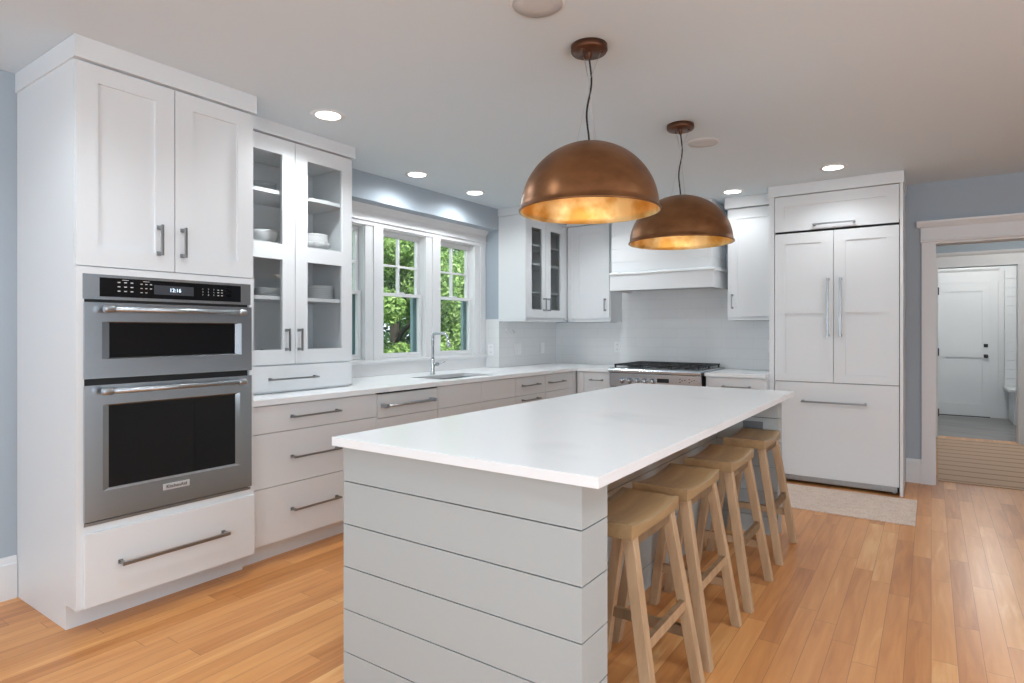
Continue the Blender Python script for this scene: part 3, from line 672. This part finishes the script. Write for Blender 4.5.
t = wall_cab('white shaker wall cabinet left of the range hood', -3.268, -2.760, 5.78, 0, 0, 0)
bm = BM(); box(bm, -3.268, -2.760, 5.755, YB-.002, 2.402, H-.001); t.part('crown', bm, M['cab'])
bm = BM(); panel(bm, -3.203, -2.764, 1.405, 2.388, 5.78, .021, [(-3.115, -2.847, 1.487, 2.304)], .010); d = t.part('door', bm, M['cab'])
bm = BM(); box(bm, -3.262, -3.206, 5.782, 5.802, 1.388, 2.388); t.part('filler', bm, M['cab'])
t.part('handle', pull_v(-2.808, 1.478, 1.610, 5.78, .028, .009), M['handle'], d)
bm = BM(); box(bm, -3.255, -2.757, 5.785, YB-.010, 1.368, 1.387); t.part('valance', bm, M['cab'])
t = wall_cab('white shaker wall cabinet between the range hood and the refrigerator', -1.555, -1.142, 5.77, 0, 0, 0)
bm = BM(); box(bm, -1.575, -1.142, 5.745, YB-.002, 2.402, H-.001); t.part('crown', bm, M['cab'])
bm = BM(); panel(bm, -1.553, -1.146, 1.402, 2.390, 5.77, .021, [(-1.471, -1.197, 1.476, 2.302)], .010); d = t.part('door', bm, M['cab'])
t.part('handle', pull_v(-1.512, 1.474, 1.610, 5.77, .028, .009), M['handle'], d)
bm = BM(); box(bm, -1.553, -1.142, 5.775, YB-.010, 1.370, 1.387); t.part('valance', bm, M['cab'])

# ------------------------------------------------------------------ range hood
t = T('range_hood', 'white shiplap-clad range hood above the range', 'range hood', (-2.15, 5.85, 1.675))
bm = BM(); x0, x1, y0 = -2.672, -1.632, 5.60
panel(bm, x0, x1, 1.675, 1.83, y0, .02); box(bm, x0, x0+.02, y0+.02, YB-.010, 1.675, 1.83); box(bm, x1-.02, x1, y0+.02, YB-.010, 1.675, 1.83); box(bm, x0+.02, x1-.02, y0+.02, YB-.010, 1.70, 1.83)
t.part('skirt', bm, M['cab'])
bm = BM(); extrude_profile(bm, [(YB-.01, 1.83), (y0-.012, 1.83), (y0-.016, 1.838), (y0-.012, 1.850), (y0+.03, 1.862), (YB-.01, 1.862)], x0, x1+.012); t.part('ledge', bm, M['cab'])
bm = BM(); boards(bm, x0, x1-.035, y0+.04, YB-.002, 1.862, H-.001, .135, top=H); box(bm, x0+.03, x1-.04, y0+.045, YB-.01, 1.862, H-.001); t.part('chimney', bm, M['cab'])
bm = BM(); box(bm, x0+.10, x1-.10, y0+.05, YB-.06, 1.690, 1.700); t.part('vent_insert', bm, M['steel'])

# ------------------------------------------------------------------ range
t = T('range', 'stainless steel gas range with black cast iron grates on the back wall', 'range', (-2.11, 5.75, 0))
x0, x1, yf = -2.556, -1.672, 5.345
bm = BM(); box(bm, x0, x1, yf+.035, YB-.012, .10, .895); box(bm, x0+.02, x1-.02, 5.45, YB-.02, .02, .10); t.part('body', bm, M['black'])
for (sx, sy) in ((x0+.05, 5.42), (x1-.05, 5.42), (x0+.05, 6.0), (x1-.05, 6.0)):
    bm = BM(); lathe(bm, [(0, 0), (.02, 0), (.02, .1), (0, .1)], (sx, sy, 0), 14); t.part('leg', bm, M['steel'])
bm = BM(); extrude_profile(bm, [(yf+.035, .74), (yf+.010, .74), (yf+.002, .865), (yf+.004, .872), (yf+.035, .872)], x0, x1); cp = t.part('control_panel', bm, M['steel_h'])
bm = BM(); extrude_profile(bm, [(YB-.012, .895), (yf+.03, .870), (yf-.004, .870), (yf-.014, .878), (yf-.016, .895), (yf-.010, .910), (yf+.010, .918), (YB-.012, .918)], x0-.002, x1+.002); t.part('cooktop', bm, M['steel_h'])
for x in (-2.425, -2.35, -2.273, -2.196, -2.121):
    bm = BM(); lathe(bm, [(0, -.040), (.019, -.040), (.021, -.034), (.023, -.006), (.029, -.004), (.029, .0), (0, 0)], (x, yf+.006, .800), 20, 'y'); box(bm, x-.004, x+.004, yf-.046, yf-.03, .780, .820, .001)
    t.part('knob', bm, M['chrome'], cp)
bm = BM(); box(bm, -2.075, -1.965, yf+.001, yf+.006, .795, .832); t.part('display', bm, M['blackgl'], cp)
for x, z in ((-1.86, .835), (-1.84, .822), (-1.86, .808), (-1.815, .828), (-1.775, .835), (-1.755, .822), (-1.775, .808), (-1.73, .828)):
    bm = BM(); box(bm, x-.005, x+.005, yf+.001, yf+.006, z-.003, z+.003); t.part('indicator', bm, M['black'], cp)
bm = BM(); panel(bm, x0+.005, x1-.005, .17, .735, yf+.005, .03, [(x0+.15, x1-.15, .30, .62)], .004); d = t.part('oven_door', bm, M['steel_h'])
bm = BM(); box(bm, x0+.15, x1-.15, yf+.007, yf+.009, .30, .62); t.part('window_glass', bm, M['blackgl'], d)
bm = BM(); tube(bm, [(x0+.06, yf-.05, .69), (x1-.06, yf-.05, .69)], .012, 12)
for x in (x0+.08, x1-.08): tube(bm, [(x, yf-.05, .69), (x, yf+.006, .69)], .009, 10)
t.part('handle', bm, M['steel'], d)
bm = BM(); box(bm, x1+.003, x1+.014, yf+.05, yf+.06, .74, .868); bm.free()
gw = (x1-x0-.05)/3
for k in range(3):
    g0 = x0+.025+k*gw; g1 = g0+gw-.006; bm = BM(); zt = .952; y0_, y1_ = 5.405, 6.045
    for (a0, a1, b0, b1) in ((g0, g1, y0_, y0_+.014), (g0, g1, y1_-.014, y1_), (g0, g0+.014, y0_, y1_), (g1-.014, g1, y0_, y1_), (g0, g1, (y0_+y1_)/2-.007, (y0_+y1_)/2+.007)):
        box(bm, a0, a1, b0, b1, zt-.016, zt, .002)
    gc = (g0+g1)/2
    for yc in (y0_+.16, y1_-.16):
        for q in range(8):
            an = q*math.pi/4; ca, sa = math.cos(an), math.sin(an)
            L_ = .125 if q % 2 == 0 else .16
            p0 = Vector((gc+ca*.035, yc+sa*.035, zt-.004)); p1 = Vector((gc+ca*min(L_, (g1-g0)/2/max(abs(ca), .01)-.004), yc+sa*min(L_, .15/max(abs(sa), .01)), zt-.010))
            tube(bm, [p0, p1], .006, 6)
    for (px_, py_) in ((g0+.01, y0_+.01), (g1-.01, y0_+.01), (g0+.01, y1_-.01), (g1-.01, y1_-.01), (g0+.01, 5.72), (g1-.01, 5.72)):
        box(bm, px_-.007, px_+.007, py_-.007, py_+.007, .918, zt-.01)
    t.part('grate', bm, M['iron'])
    for yc in (y0_+.16, y1_-.16):
        bm = BM(); lathe(bm, [(0, .918), (.055, .918), (.05, .926), (.035, .928), (.035, .936), (.03, .940), (0, .940)], (gc, yc, 0), 24); t.part('burner', bm, M['iron'])

# ------------------------------------------------------------------ refrigerator and its surround
YF = 5.52
t = T('refrigerator_surround', 'white panelled surround with lift-up door above the refrigerator', 'cabinet', (-.65, 5.8, 0))
bm = BM(); box(bm, -1.140, -1.100, YF, YB-.002, 0, 2.42); t.part('side_panel', bm, M['cab'])
bm = BM(); box(bm, -.198, -.177, YF, YB-.002, 0, 2.42); t.part('side_panel', bm, M['cab'])
bm = BM(); box(bm, -1.098, -.200, YF+.03, YB-.002, 2.14, 2.42); t.part('top_box', bm, M['cab'])
bm = BM(); panel(bm, -1.096, -.203, 2.108, 2.402, YF, .021, [(-1.021, -.286, 2.205, 2.318)], .010); d = t.part('lift_door', bm, M['cab'])
t.part('handle', pull_h(-.800, -.495, YF, 2.143, .036, .012), M['handle'], d)
bm = BM(); box(bm, -1.146, -.170, YF-.014, YB-.002, 2.408, H-.001); t.part('crown', bm, M['cab'])
t = T('refrigerator', 'white panelled french-door refrigerator with long polished bar handles', 'refrigerator', (-.65, 5.8, 0))
bm = BM(); box(bm, -1.097, -.201, YF+.045, YB-.05, .02, 2.135); t.part('body', bm, M['black'])
for a_, b_, g0, g1, hx in ((-1.095, -.6535, -1.015, -.742, -.688), (-.6495, -.203, -.564, -.287, -.598)):
    bm = BM(); panel(bm, a_, b_, .850, 2.088, YF, .040, [(g0, g1, .918, 1.418), (g0, g1, 1.500, 2.000)], .010); d = t.part('door', bm, M['cab'])
    t.part('handle', pull_v(hx, 1.225, 1.700, YF, .045, .016), M['handle'], d)
bm = BM(); box(bm, -1.095, -.203, YF, YF+.040, .066, .844, .0015); d = t.part('freezer_drawer', bm, M['cab'])
t.part('handle', pull_h(-.885, -.418, YF, .690, .042, .014), M['handle'], d)
bm = BM(); box(bm, -1.09, -.215, YF+.012, YF+.03, .022, .062); box(bm, -.245, -.225, YF+.008, YF+.02, .015, .062)
for i in range(30): box(bm, -1.08+i*.028, -1.065+i*.028, YF+.009, YF+.012, .034, .050)
t.part('toe_grille', bm, M['steel'])
for x in (-1.06, -.24):
    bm = BM(); lathe(bm, [(0, 0), (.02, 0), (.02, .03), (0, .03)], (x, 5.65, 0), 12); t.part('foot', bm, M['black'])

# ------------------------------------------------------------------ island
t = T('kitchen_island', 'pale grey shiplap-clad kitchen island base in the middle of the room', 'island', (-1.4, 2.7, 0))
x0, x1, xr, y0, y1 = -1.750, -.778, -1.150, 1.458, 4.125
zt = .859
bm = BM()
box(bm, x0+.012, xr-.012, y0+.012, y1-.012, 0, zt); box(bm, xr-.013, x1-.012, y0+.012, 1.615-.012, 0, zt); box(bm, xr-.013, x1-.012, 4.025, y1-.012, 0, zt)
t.part('core', bm, M['dark'])
zs = [zt] + [.7278-.154*i for i in range(0, 5)] + [0.0]
def clad(parts):
    bm = BM()
    for hi, lo in zip(zs, zs[1:]):
        for p in parts: box(bm, *p, lo+(.002 if lo > 0 else 0), hi-(.002 if hi < zt else 0))
    return bm
t.part('end_panel', clad([(x0, x1, y0, y0+.012), (x1-.012, x1, y0+.0121, 1.615), (xr, x1-.0121, 1.603, 1.615)]), M['island'])
t.part('end_panel', clad([(x0, x1, y1-.012, y1), (x1-.012, x1, 4.013, y1-.0121), (xr, x1-.0121, 4.013, 4.025)]), M['island'])
t.part('side_panel', clad([(xr-.012, xr, 1.6155, 4.0125)]), M['island'])
bm = BM()
n = 4
for i in range(n):
    a_ = y0+.02+i*(y1-y0-.04)/n; b_ = a_+(y1-y0-.04)/n-.003
    box(bm, x0-.006, x0+.012, a_, b_, .11, .855)
t.part('cabinet_fronts', bm, M['island'])
bm = BM(); box(bm, -.985, -.865, 4.006, 4.013, .640, .702, .002)
for x in (-.950, -.902): box(bm, x-.014, x+.014, 4.004, 4.007, .655, .687, .001)
single('electrical_outlet', bm, M['gplastic'], 'grey outlet plate on the far end of the island under the overhang', 'outlet', (-.92, 4.013, .67))
bm = BM(); box(bm, -1.770, -.711, 1.421, 4.160, zt, .890, .002)
single('island_countertop', bm, M['quartz'], 'large white quartz slab on top of the island', 'countertop', (-1.2, 2.7, zt))

# ------------------------------------------------------------------ stools
def seat_bm():
    bm = BM(); hx, hy, zt_ = .112, .213, .663; nx, ny = 6, 24
    def top(x, y): return zt_ - .019*(1-(y/hy)**2) + .0*x
    def bot(x, y): return zt_-.046 - .0*(1-(y/hy)**2)
    gt = [[bm.verts.new((-hx+2*hx*i/nx, -hy+2*hy*j/ny, top(0, -hy+2*hy*j/ny))) for j in range(ny+1)] for i in range(nx+1)]
    gb = [[bm.verts.new((-hx+2*hx*i/nx, -hy+2*hy*j/ny, bot(0, -hy+2*hy*j/ny))) for j in range(ny+1)] for i in range(nx+1)]
    for i in range(nx):
        for j in range(ny):
            f = bm.faces.new((gt[i][j], gt[i+1][j], gt[i+1][j+1], gt[i][j+1])); f.smooth = True
            bm.faces.new((gb[i][j], gb[i][j+1], gb[i+1][j+1], gb[i+1][j]))
    for i in range(nx):
        bm.faces.new((gt[i][0], gb[i][0], gb[i+1][0], gt[i+1][0])); bm.faces.new((gt[i][ny], gt[i+1][ny], gb[i+1][ny], gb[i][ny]))
    for j in range(ny):
        bm.faces.new((gt[0][j], gt[0][j+1], gb[0][j+1], gb[0][j])); bm.faces.new((gt[nx][j], gb[nx][j], gb[nx][j+1], gt[nx][j+1]))
    es = [e for e in bm.edges if len(e.link_faces) == 2 and e.calc_face_angle(0) > 1.0]
    bmesh.ops.bevel(bm, geom=es, offset=.003, segments=2, affect='EDGES'); return bm
ZT = .617
def legpos(sx, sy, z):
    k = 1-z/ZT; return (sx*(.086+(.187-.086)*k), sy*(.168+(.208-.168)*k))
def make_stool():
    r = bpy.data.objects.new('bar_stool', None); C.objects.link(r)
    finish('seat', seat_bm(), M['seatwood'], r)
    h = .0195
    for sx in (-1, 1):
        for sy in (-1, 1):
            bm = BM(); a = legpos(sx, sy, 0); b = legpos(sx, sy, ZT)
            quadprism(bm, [(a[0]+u, a[1]+v, 0) for u, v in ((-h, -h), (h, -h), (h, h), (-h, h))], [(b[0]+u, b[1]+v, ZT) for u, v in ((-h, -h), (h, -h), (h, h), (-h, h))])
            bmesh.ops.bevel(bm, geom=[e for e in bm.edges], offset=.002, segments=1, affect='EDGES')
            finish('leg', bm, M['legwood'], r)
    for sy in (-1, 1):       # low end rungs
        bm = BM(); a = legpos(1, sy, .18); box(bm, -a[0]+.016, a[0]-.016, sy*a[1]-.010, sy*a[1]+.010, .162, .200, .002); finish('stretcher', bm, M['legwood'], r)
        bm = BM(); a = legpos(1, sy, .595); box(bm, -a[0]+.018, a[0]-.018, sy*a[1]-.009, sy*a[1]+.009, .580, ZT); finish('apron', bm, M['legwood'], r)
    for sx in (-1, 1):       # long side rungs
        bm = BM(); a = legpos(sx, 1, .285); box(bm, sx*a[0]-.010, sx*a[0]+.010, -a[1]+.016, a[1]-.016, .265, .303, .002); finish('stretcher', bm, M['legwood'], r)
        bm = BM(); a = legpos(sx, 1, .595); box(bm, sx*a[0]-.009, sx*a[0]+.009, -a[1]+.018, a[1]-.018, .580, ZT); finish('apron', bm, M['legwood'], r)
    return r
st0 = make_stool()
SL = ['oak saddle-seat stool nearest the camera at the island', 'oak saddle-seat stool second from the camera at the island', 'oak saddle-seat stool third from the camera at the island', 'oak saddle-seat stool farthest from the camera, by the refrigerator end of the island']
for i, (x, y, rz) in enumerate(((-.877, 1.972, 0), (-.877, 2.494, 0), (-.866, 3.075, 0), (-.866, 3.748, 0))):
    if i == 0: o = st0
    else:
        o = st0.copy(); C.objects.link(o)
        for ch in list(st0.children):
            c = ch.copy(); C.objects.link(c); c.parent = o
    o.location = (x, y, 0); o.rotation_euler = (0, 0, R(rz))
    tagp(o, SL[i], 'stool', 'oak saddle-seat stools along the island')

# ------------------------------------------------------------------ pendants
def pendant(x, y, rim, top, r, label):
    t = T('pendant_lamp', label, 'pendant lamp', (x, y, H))
    bm = BM(); lathe(bm, [(0, H), (.078, H), (.079, H-.022), (.074, H-.030), (0, H-.030)], (x, y, 0), 40); can = t.part('canopy', bm, M['bronze'])
    bm = BM()
    for a in (20, 140, 260): q = R(a); lathe(bm, [(0, H-.036), (.008, H-.036), (.008, H-.030)], (x+.05*math.cos(q), y+.05*math.sin(q), 0), 10)
    lathe(bm, [(0, H-.055), (.009, H-.055), (.011, H-.030)], (x, y, 0), 12)
    t.part('canopy_screw', bm, M['bronze'], can)
    bm = BM(); n = 24; hh = H-.03-top
    tube(bm, [(x+.010*math.sin(i/n*math.pi*2)*math.sin(i/n*math.pi), y+.010*math.sin(i/n*math.pi*2)*math.sin(i/n*math.pi), H-.03-hh*i/n) for i in range(n+1)], .0042, 8); t.part('cord', bm, M['cord'])
    for a in (20, 140, 260):
        q = R(a); bm = BM(); tube(bm, [(x+.05*math.cos(q), y+.05*math.sin(q), H-.034), (x+.004*math.cos(q), y+.004*math.sin(q), H-.145), (x-.055*math.cos(q), y-.055*math.sin(q), top-.004)], .0009, 5); t.part('suspension_wire', bm, M['wire'])
    bm = BM(); hgt = top-rim; n = 20
    pr = [(r*1.0, rim), (r+.006, rim+.001), (r+.007, rim+.006), (r, rim+.010)]
    for i in range(1, n+1):
        a = i/n*math.pi/2; pr.append((r*math.cos(a)*.995 if i < n else 0, rim+.010+(hgt-.010)*math.sin(a)))
    lathe(bm, pr, (x, y, 0), 72); sh = t.part('shade', bm, M['copper'])
    bm = BM(); pi_ = [(r, rim)]
    for i in range(0, n+1):
        a = i/n*math.pi/2; pi_.append(((r-.004)*math.cos(a)*.995 if i < n else 0, rim+.006+(hgt-.016)*math.sin(a)))
    lathe(bm, pi_, (x, y, 0), 72); t.part('lining', bm, M['gold'], sh, label='gold leaf inner face of the shade')
    bm = BM(); lathe(bm, [(0, top-.02), (.03, top-.02), (.03, top-.06), (0, top-.07)], (x, y, 0), 16); t.part('socket_hub', bm, M['bronze'])
    for a in (75, 195, 315):
        q = R(a); ux, uy = math.cos(q), math.sin(q)
        bm = BM(); tube(bm, [(x+ux*.02, y+uy*.02, top-.05), (x+ux*.075, y+uy*.075, top-.11)], .017, 12); t.part('socket', bm, M['bronze'])
        bc = (x+ux*.115, y+uy*.115, top-.182)
        bm = BM(); bmesh.ops.create_uvsphere(bm, u_segments=20, v_segments=12, radius=.032, matrix=Matrix.Translation(bc))
        tube(bm, [(x+ux*.077, y+uy*.077, top-.113), bc], [.013, .026], 12)
        for f in bm.faces: f.smooth = True
        t.part('bulb', bm, M['bulb'])
    light('pendant_light', 'POINT', (x, y, rim+.05), (0, 0, 0), .45, (1, .90, .76), shadow_soft_size=.06)
pendant(-1.214, 2.340, 1.783, 2.080, .297, 'copper dome pendant lamp nearest the camera over the island')
pendant(-1.231, 3.548, 1.793, 2.077, .299, 'copper dome pendant lamp farther back over the island')

# ------------------------------------------------------------------ ceiling fixtures
DL = [(-2.825, 2.243, 'round white downlight in the ceiling before the display hutch'), (-3.32, 3.49, 'round white downlight above the middle kitchen window'),
      (-3.337, 4.245, 'round white downlight above the sink-side end window'), (-1.44, 5.50, 'round white downlight in front of the cabinet beside the hood'), (-.606, 5.117, 'round white downlight in front of the refrigerator')]
DLP = {(-2.825, 2.243): 44, (-2.6, .45): 20, (-1.9, 1.12): 22, (-3.32, 3.49): 17, (-3.337, 4.245): 17, (-1.44, 5.50): 9, (-.606, 5.117): 14, (-2.65, 5.12): 21}
DL += [(-1.9, 1.12, 'round white fill downlight added out of view over the aisle between the ovens and the island'), (-2.65, 5.12, 'round white downlight assumed hidden behind the nearest pendant, before the corner cabinets'), (-2.6, .45, 'round white fill downlight added out of view in the ceiling left of the camera'), (.35, .6, 'round white fill downlight added out of view in the ceiling right of the camera'), (.75, 2.7, 'round white fill downlight added out of view over the open floor right of the island'), (-.7, -1.4, 'round white fill downlight added out of view in the ceiling behind the camera')]  # except the assumed one behind the pendant, these are fill lamps added out of view
for x, y, lb in DL:
    t = T('downlight', lb, 'ceiling light', (x, y, H), group='recessed downlights')
    bm = BM(); lathe(bm, [(.068, H-.0035), (.074, H-.006), (.094, H-.003), (.096, H-.0002)], (x, y, 0), 40); t.part('trim_ring', bm, M['trim'])
    bm = BM(); lathe(bm, [(0, H-.004), (.069, H-.004), (.069, H-.0005)], (x, y, 0), 40); t.part('lens', bm, M['lens'])
    light('downlight_beam', 'SPOT', (x, y, H-.02), (0, 0, 0), DLP.get((x, y), 46), (.93, .985, 1.03) if y > 2 and x < 0 else (.86, .985, 1.08), spot_size=R(168 if x < -3.3 else 150), spot_blend=.55 if x < -3.3 else .7, shadow_soft_size=.06)
for x, y, lb in ((-1.215, 1.925, 'round ceiling speaker cut by the top of the photo'), (-1.224, 3.962, 'round ceiling speaker beside the farther pendant')):
    t = T('ceiling_speaker', lb, 'speaker', (x, y, H), group='round ceiling speakers')
    bm = BM(); lathe(bm, [(.094, H-.006), (.100, H-.006), (.104, H-.0002)], (x, y, 0), 48); t.part('rim', bm, M['trim'])
    bm = BM(); lathe(bm, [(0, H-.007), (.05, H-.007), (.094, H-.005), (.094, H-.0005)], (x, y, 0), 48); t.part('grille', bm, M['mesh'])

# ------------------------------------------------------------------ outlets, switches, hooks
def plate(side, s, d, z, w_, h_, label, cat, kind, base=None):
    t = T('wall_plate' if cat != 'outlet' else 'electrical_outlet', label, cat, (s, d, z), side)
    bm = BM(); box(bm, s-w_/2, s+w_/2, d-.006, d, z-h_/2, z+h_/2, .002); t.part('cover_plate', bm, M['plastic'])
    if kind == 'outlet':
        bm = BM()
        for dz in (-.026, .026):
            for dx in (-.006, .006): box(bm, s+dx-.0012, s+dx+.0012, d-.0068, d-.006, z+dz-.006, z+dz+.006)
        t.part('slots', bm, M['black'])
        bm = BM()
        for dz in (-.026, .026): box(bm, s-.015, s+.015, d-.0066, d-.0058, z+dz-.019, z+dz+.019)
        t.part('receptacle', bm, M['plastic'])
    else:
        n = 2 if w_ > .09 else 1
        for i in range(n):
            c = s+(i-(n-1)/2)*.046; bm = BM(); box(bm, c-.017, c+.017, d-.011, d-.006, z-.033, z+.033, .002); t.part('rocker', bm, M['plastic'])
plate('B', -2.815, YB-.008, 1.095, .075, .118, 'white outlet on the tiled back wall left of the range', 'outlet', 'outlet')
plate('B', -1.232, YB-.008, 1.125, .075, .118, 'white outlet on the tiled wall beside the refrigerator', 'outlet', 'outlet')
plate('L', 5.300, XL*-1-.008, 1.080, .118, .118, 'white double switch plate on the tiled left wall', 'switch', 'switch')
plate('L', 5.790, XL*-1-.008, 1.080, .075, .118, 'white single switch plate on the tiled wall nearest the back corner', 'switch', 'switch')
plate('B', -3.69, AL1-.008, 1.08, .072, .118, 'white outlet on the tiled return beside the windows', 'outlet', 'outlet')
for y, lb in ((5.085, 'small white wall hook nearer the windows'), (5.205, 'small white wall hook nearer the back corner')):
    bm = BM(); d = -XL-.008; box(bm, y-.010, y+.010, d-.005, d, 1.245, 1.295, .002); tube(bm, [(y, d-.004, 1.280), (y, d-.014, 1.258), (y, d-.026, 1.252), (y, d-.030, 1.268)], .005, 8)
    single('wall_hook', bm, M['plastic'], lb, 'hook', (y, d, 1.27), 'L', group='small hooks on the tiled left wall')

# ------------------------------------------------------------------ rug
bm = BM(); box(bm, -1.35, -.085, 4.72, 5.44, 0, .007, .003)
bmesh.ops.translate(bm, verts=bm.verts, vec=(0, 0, 0))
single('kitchen_rug', bm, M['rug'], 'beige mottled mat on the floor in front of the refrigerator', 'rug', (-.7, 5.08, 0))

# ------------------------------------------------------------------ outside
bm = BM(); box(bm, -40, XN-.205, -20, 40, -.5, -.3); struct('ground_lawn', bm, M['lawn'])
def tree(x, y, h, rad, n, m, label, seed, z0=.0, leaf=.085):
    t = T('tree', label, 'tree', (x, y, -.3), group='trees beyond the windows'); rs = np.random.RandomState(seed)
    bm = BM(); tube(bm, [(x, y, -.3), (x+.05, y+.05, h*.35), (x-.05, y, h*.7)], [.14, .10, .04], 10)
    for k in range(9):
        a = rs.rand()*6.28; zz = h*(.2+.5*rs.rand()); tube(bm, [(x, y, zz), (x+math.cos(a)*rad*.6, y+math.sin(a)*rad*.6, zz+.6*rad)], [.04, .01], 6)
    t.part('trunk', bm, M['bark'])
    nb = 46; cen = []; 
    for k in range(nb):
        a = rs.rand()*6.28; u = rs.rand()**.5; zz = z0+(h-z0)*rs.rand(); rr = rad*(.45+.55*math.sin(min(1, (zz-z0)/(h-z0)*1.25+.15)*math.pi*.8))
        cen.append((x+math.cos(a)*u*rr, y+math.sin(a)*u*rr, zz, rad*(.22+.2*rs.rand())))
    cen = np.array(cen); idx = rs.randint(0, nb, n); c = cen[idx]
    dr = rs.randn(n, 3); dr /= np.linalg.norm(dr, axis=1)[:, None]
    P = c[:, :3]+dr*c[:, 3:4]*(.72+.33*rs.rand(n, 1))
    nn = dr+rs.randn(n, 3)*.55+np.array([0, 0, .35]); nn /= np.linalg.norm(nn, axis=1)[:, None]
    tt = np.cross(nn, rs.randn(n, 3)); tt /= np.linalg.norm(tt, axis=1)[:, None]; bb = np.cross(nn, tt)
    s = leaf*(.6+.8*rs.rand(n, 1))
    v0 = P-tt*s; v1 = P+bb*s*.42+nn*s*.12; v2 = P+tt*s-nn*s*.1; v3 = P-bb*s*.42+nn*s*.12
    V = np.stack([v0, v1, v2, v3], 1).reshape(-1, 3)-np.array([x, y, -.3])
    V[:, 2] = np.maximum(V[:, 2], .02)
    F_ = np.arange(4*n).reshape(n, 4)
    me = bpy.data.meshes.new('foliage'); me.from_pydata(V.tolist(), [], F_.tolist()); me.materials.append(m)
    o = bpy.data.objects.new('foliage', me); C.objects.link(o); o.parent = t.o
tree(-6.9, 6.7, 2.9, 1.05, 48000, M['leaf'], 'bright green leafy tree outside the left and middle windows', 1, leaf=.036)
tree(-6.9, 9.1, 2.8, 1.05, 48000, M['leaf'], 'bright green leafy tree outside the end window', 2, leaf=.036)
tree(-6.6, 4.4, 2.8, 1.0, 24000, M['leaf'], 'green leafy tree outside the leftmost window', 3, leaf=.036)
tree(-11.5, 9.3, 5.5, 1.9, 16000, M['leafd'], 'dark taller tree behind the leafy ones at the left window', 4, leaf=.11)
tree(-11.5, 13.9, 5.5, 1.9, 16000, M['leafd'], 'dark taller tree farthest right outside the end window', 5, leaf=.11)
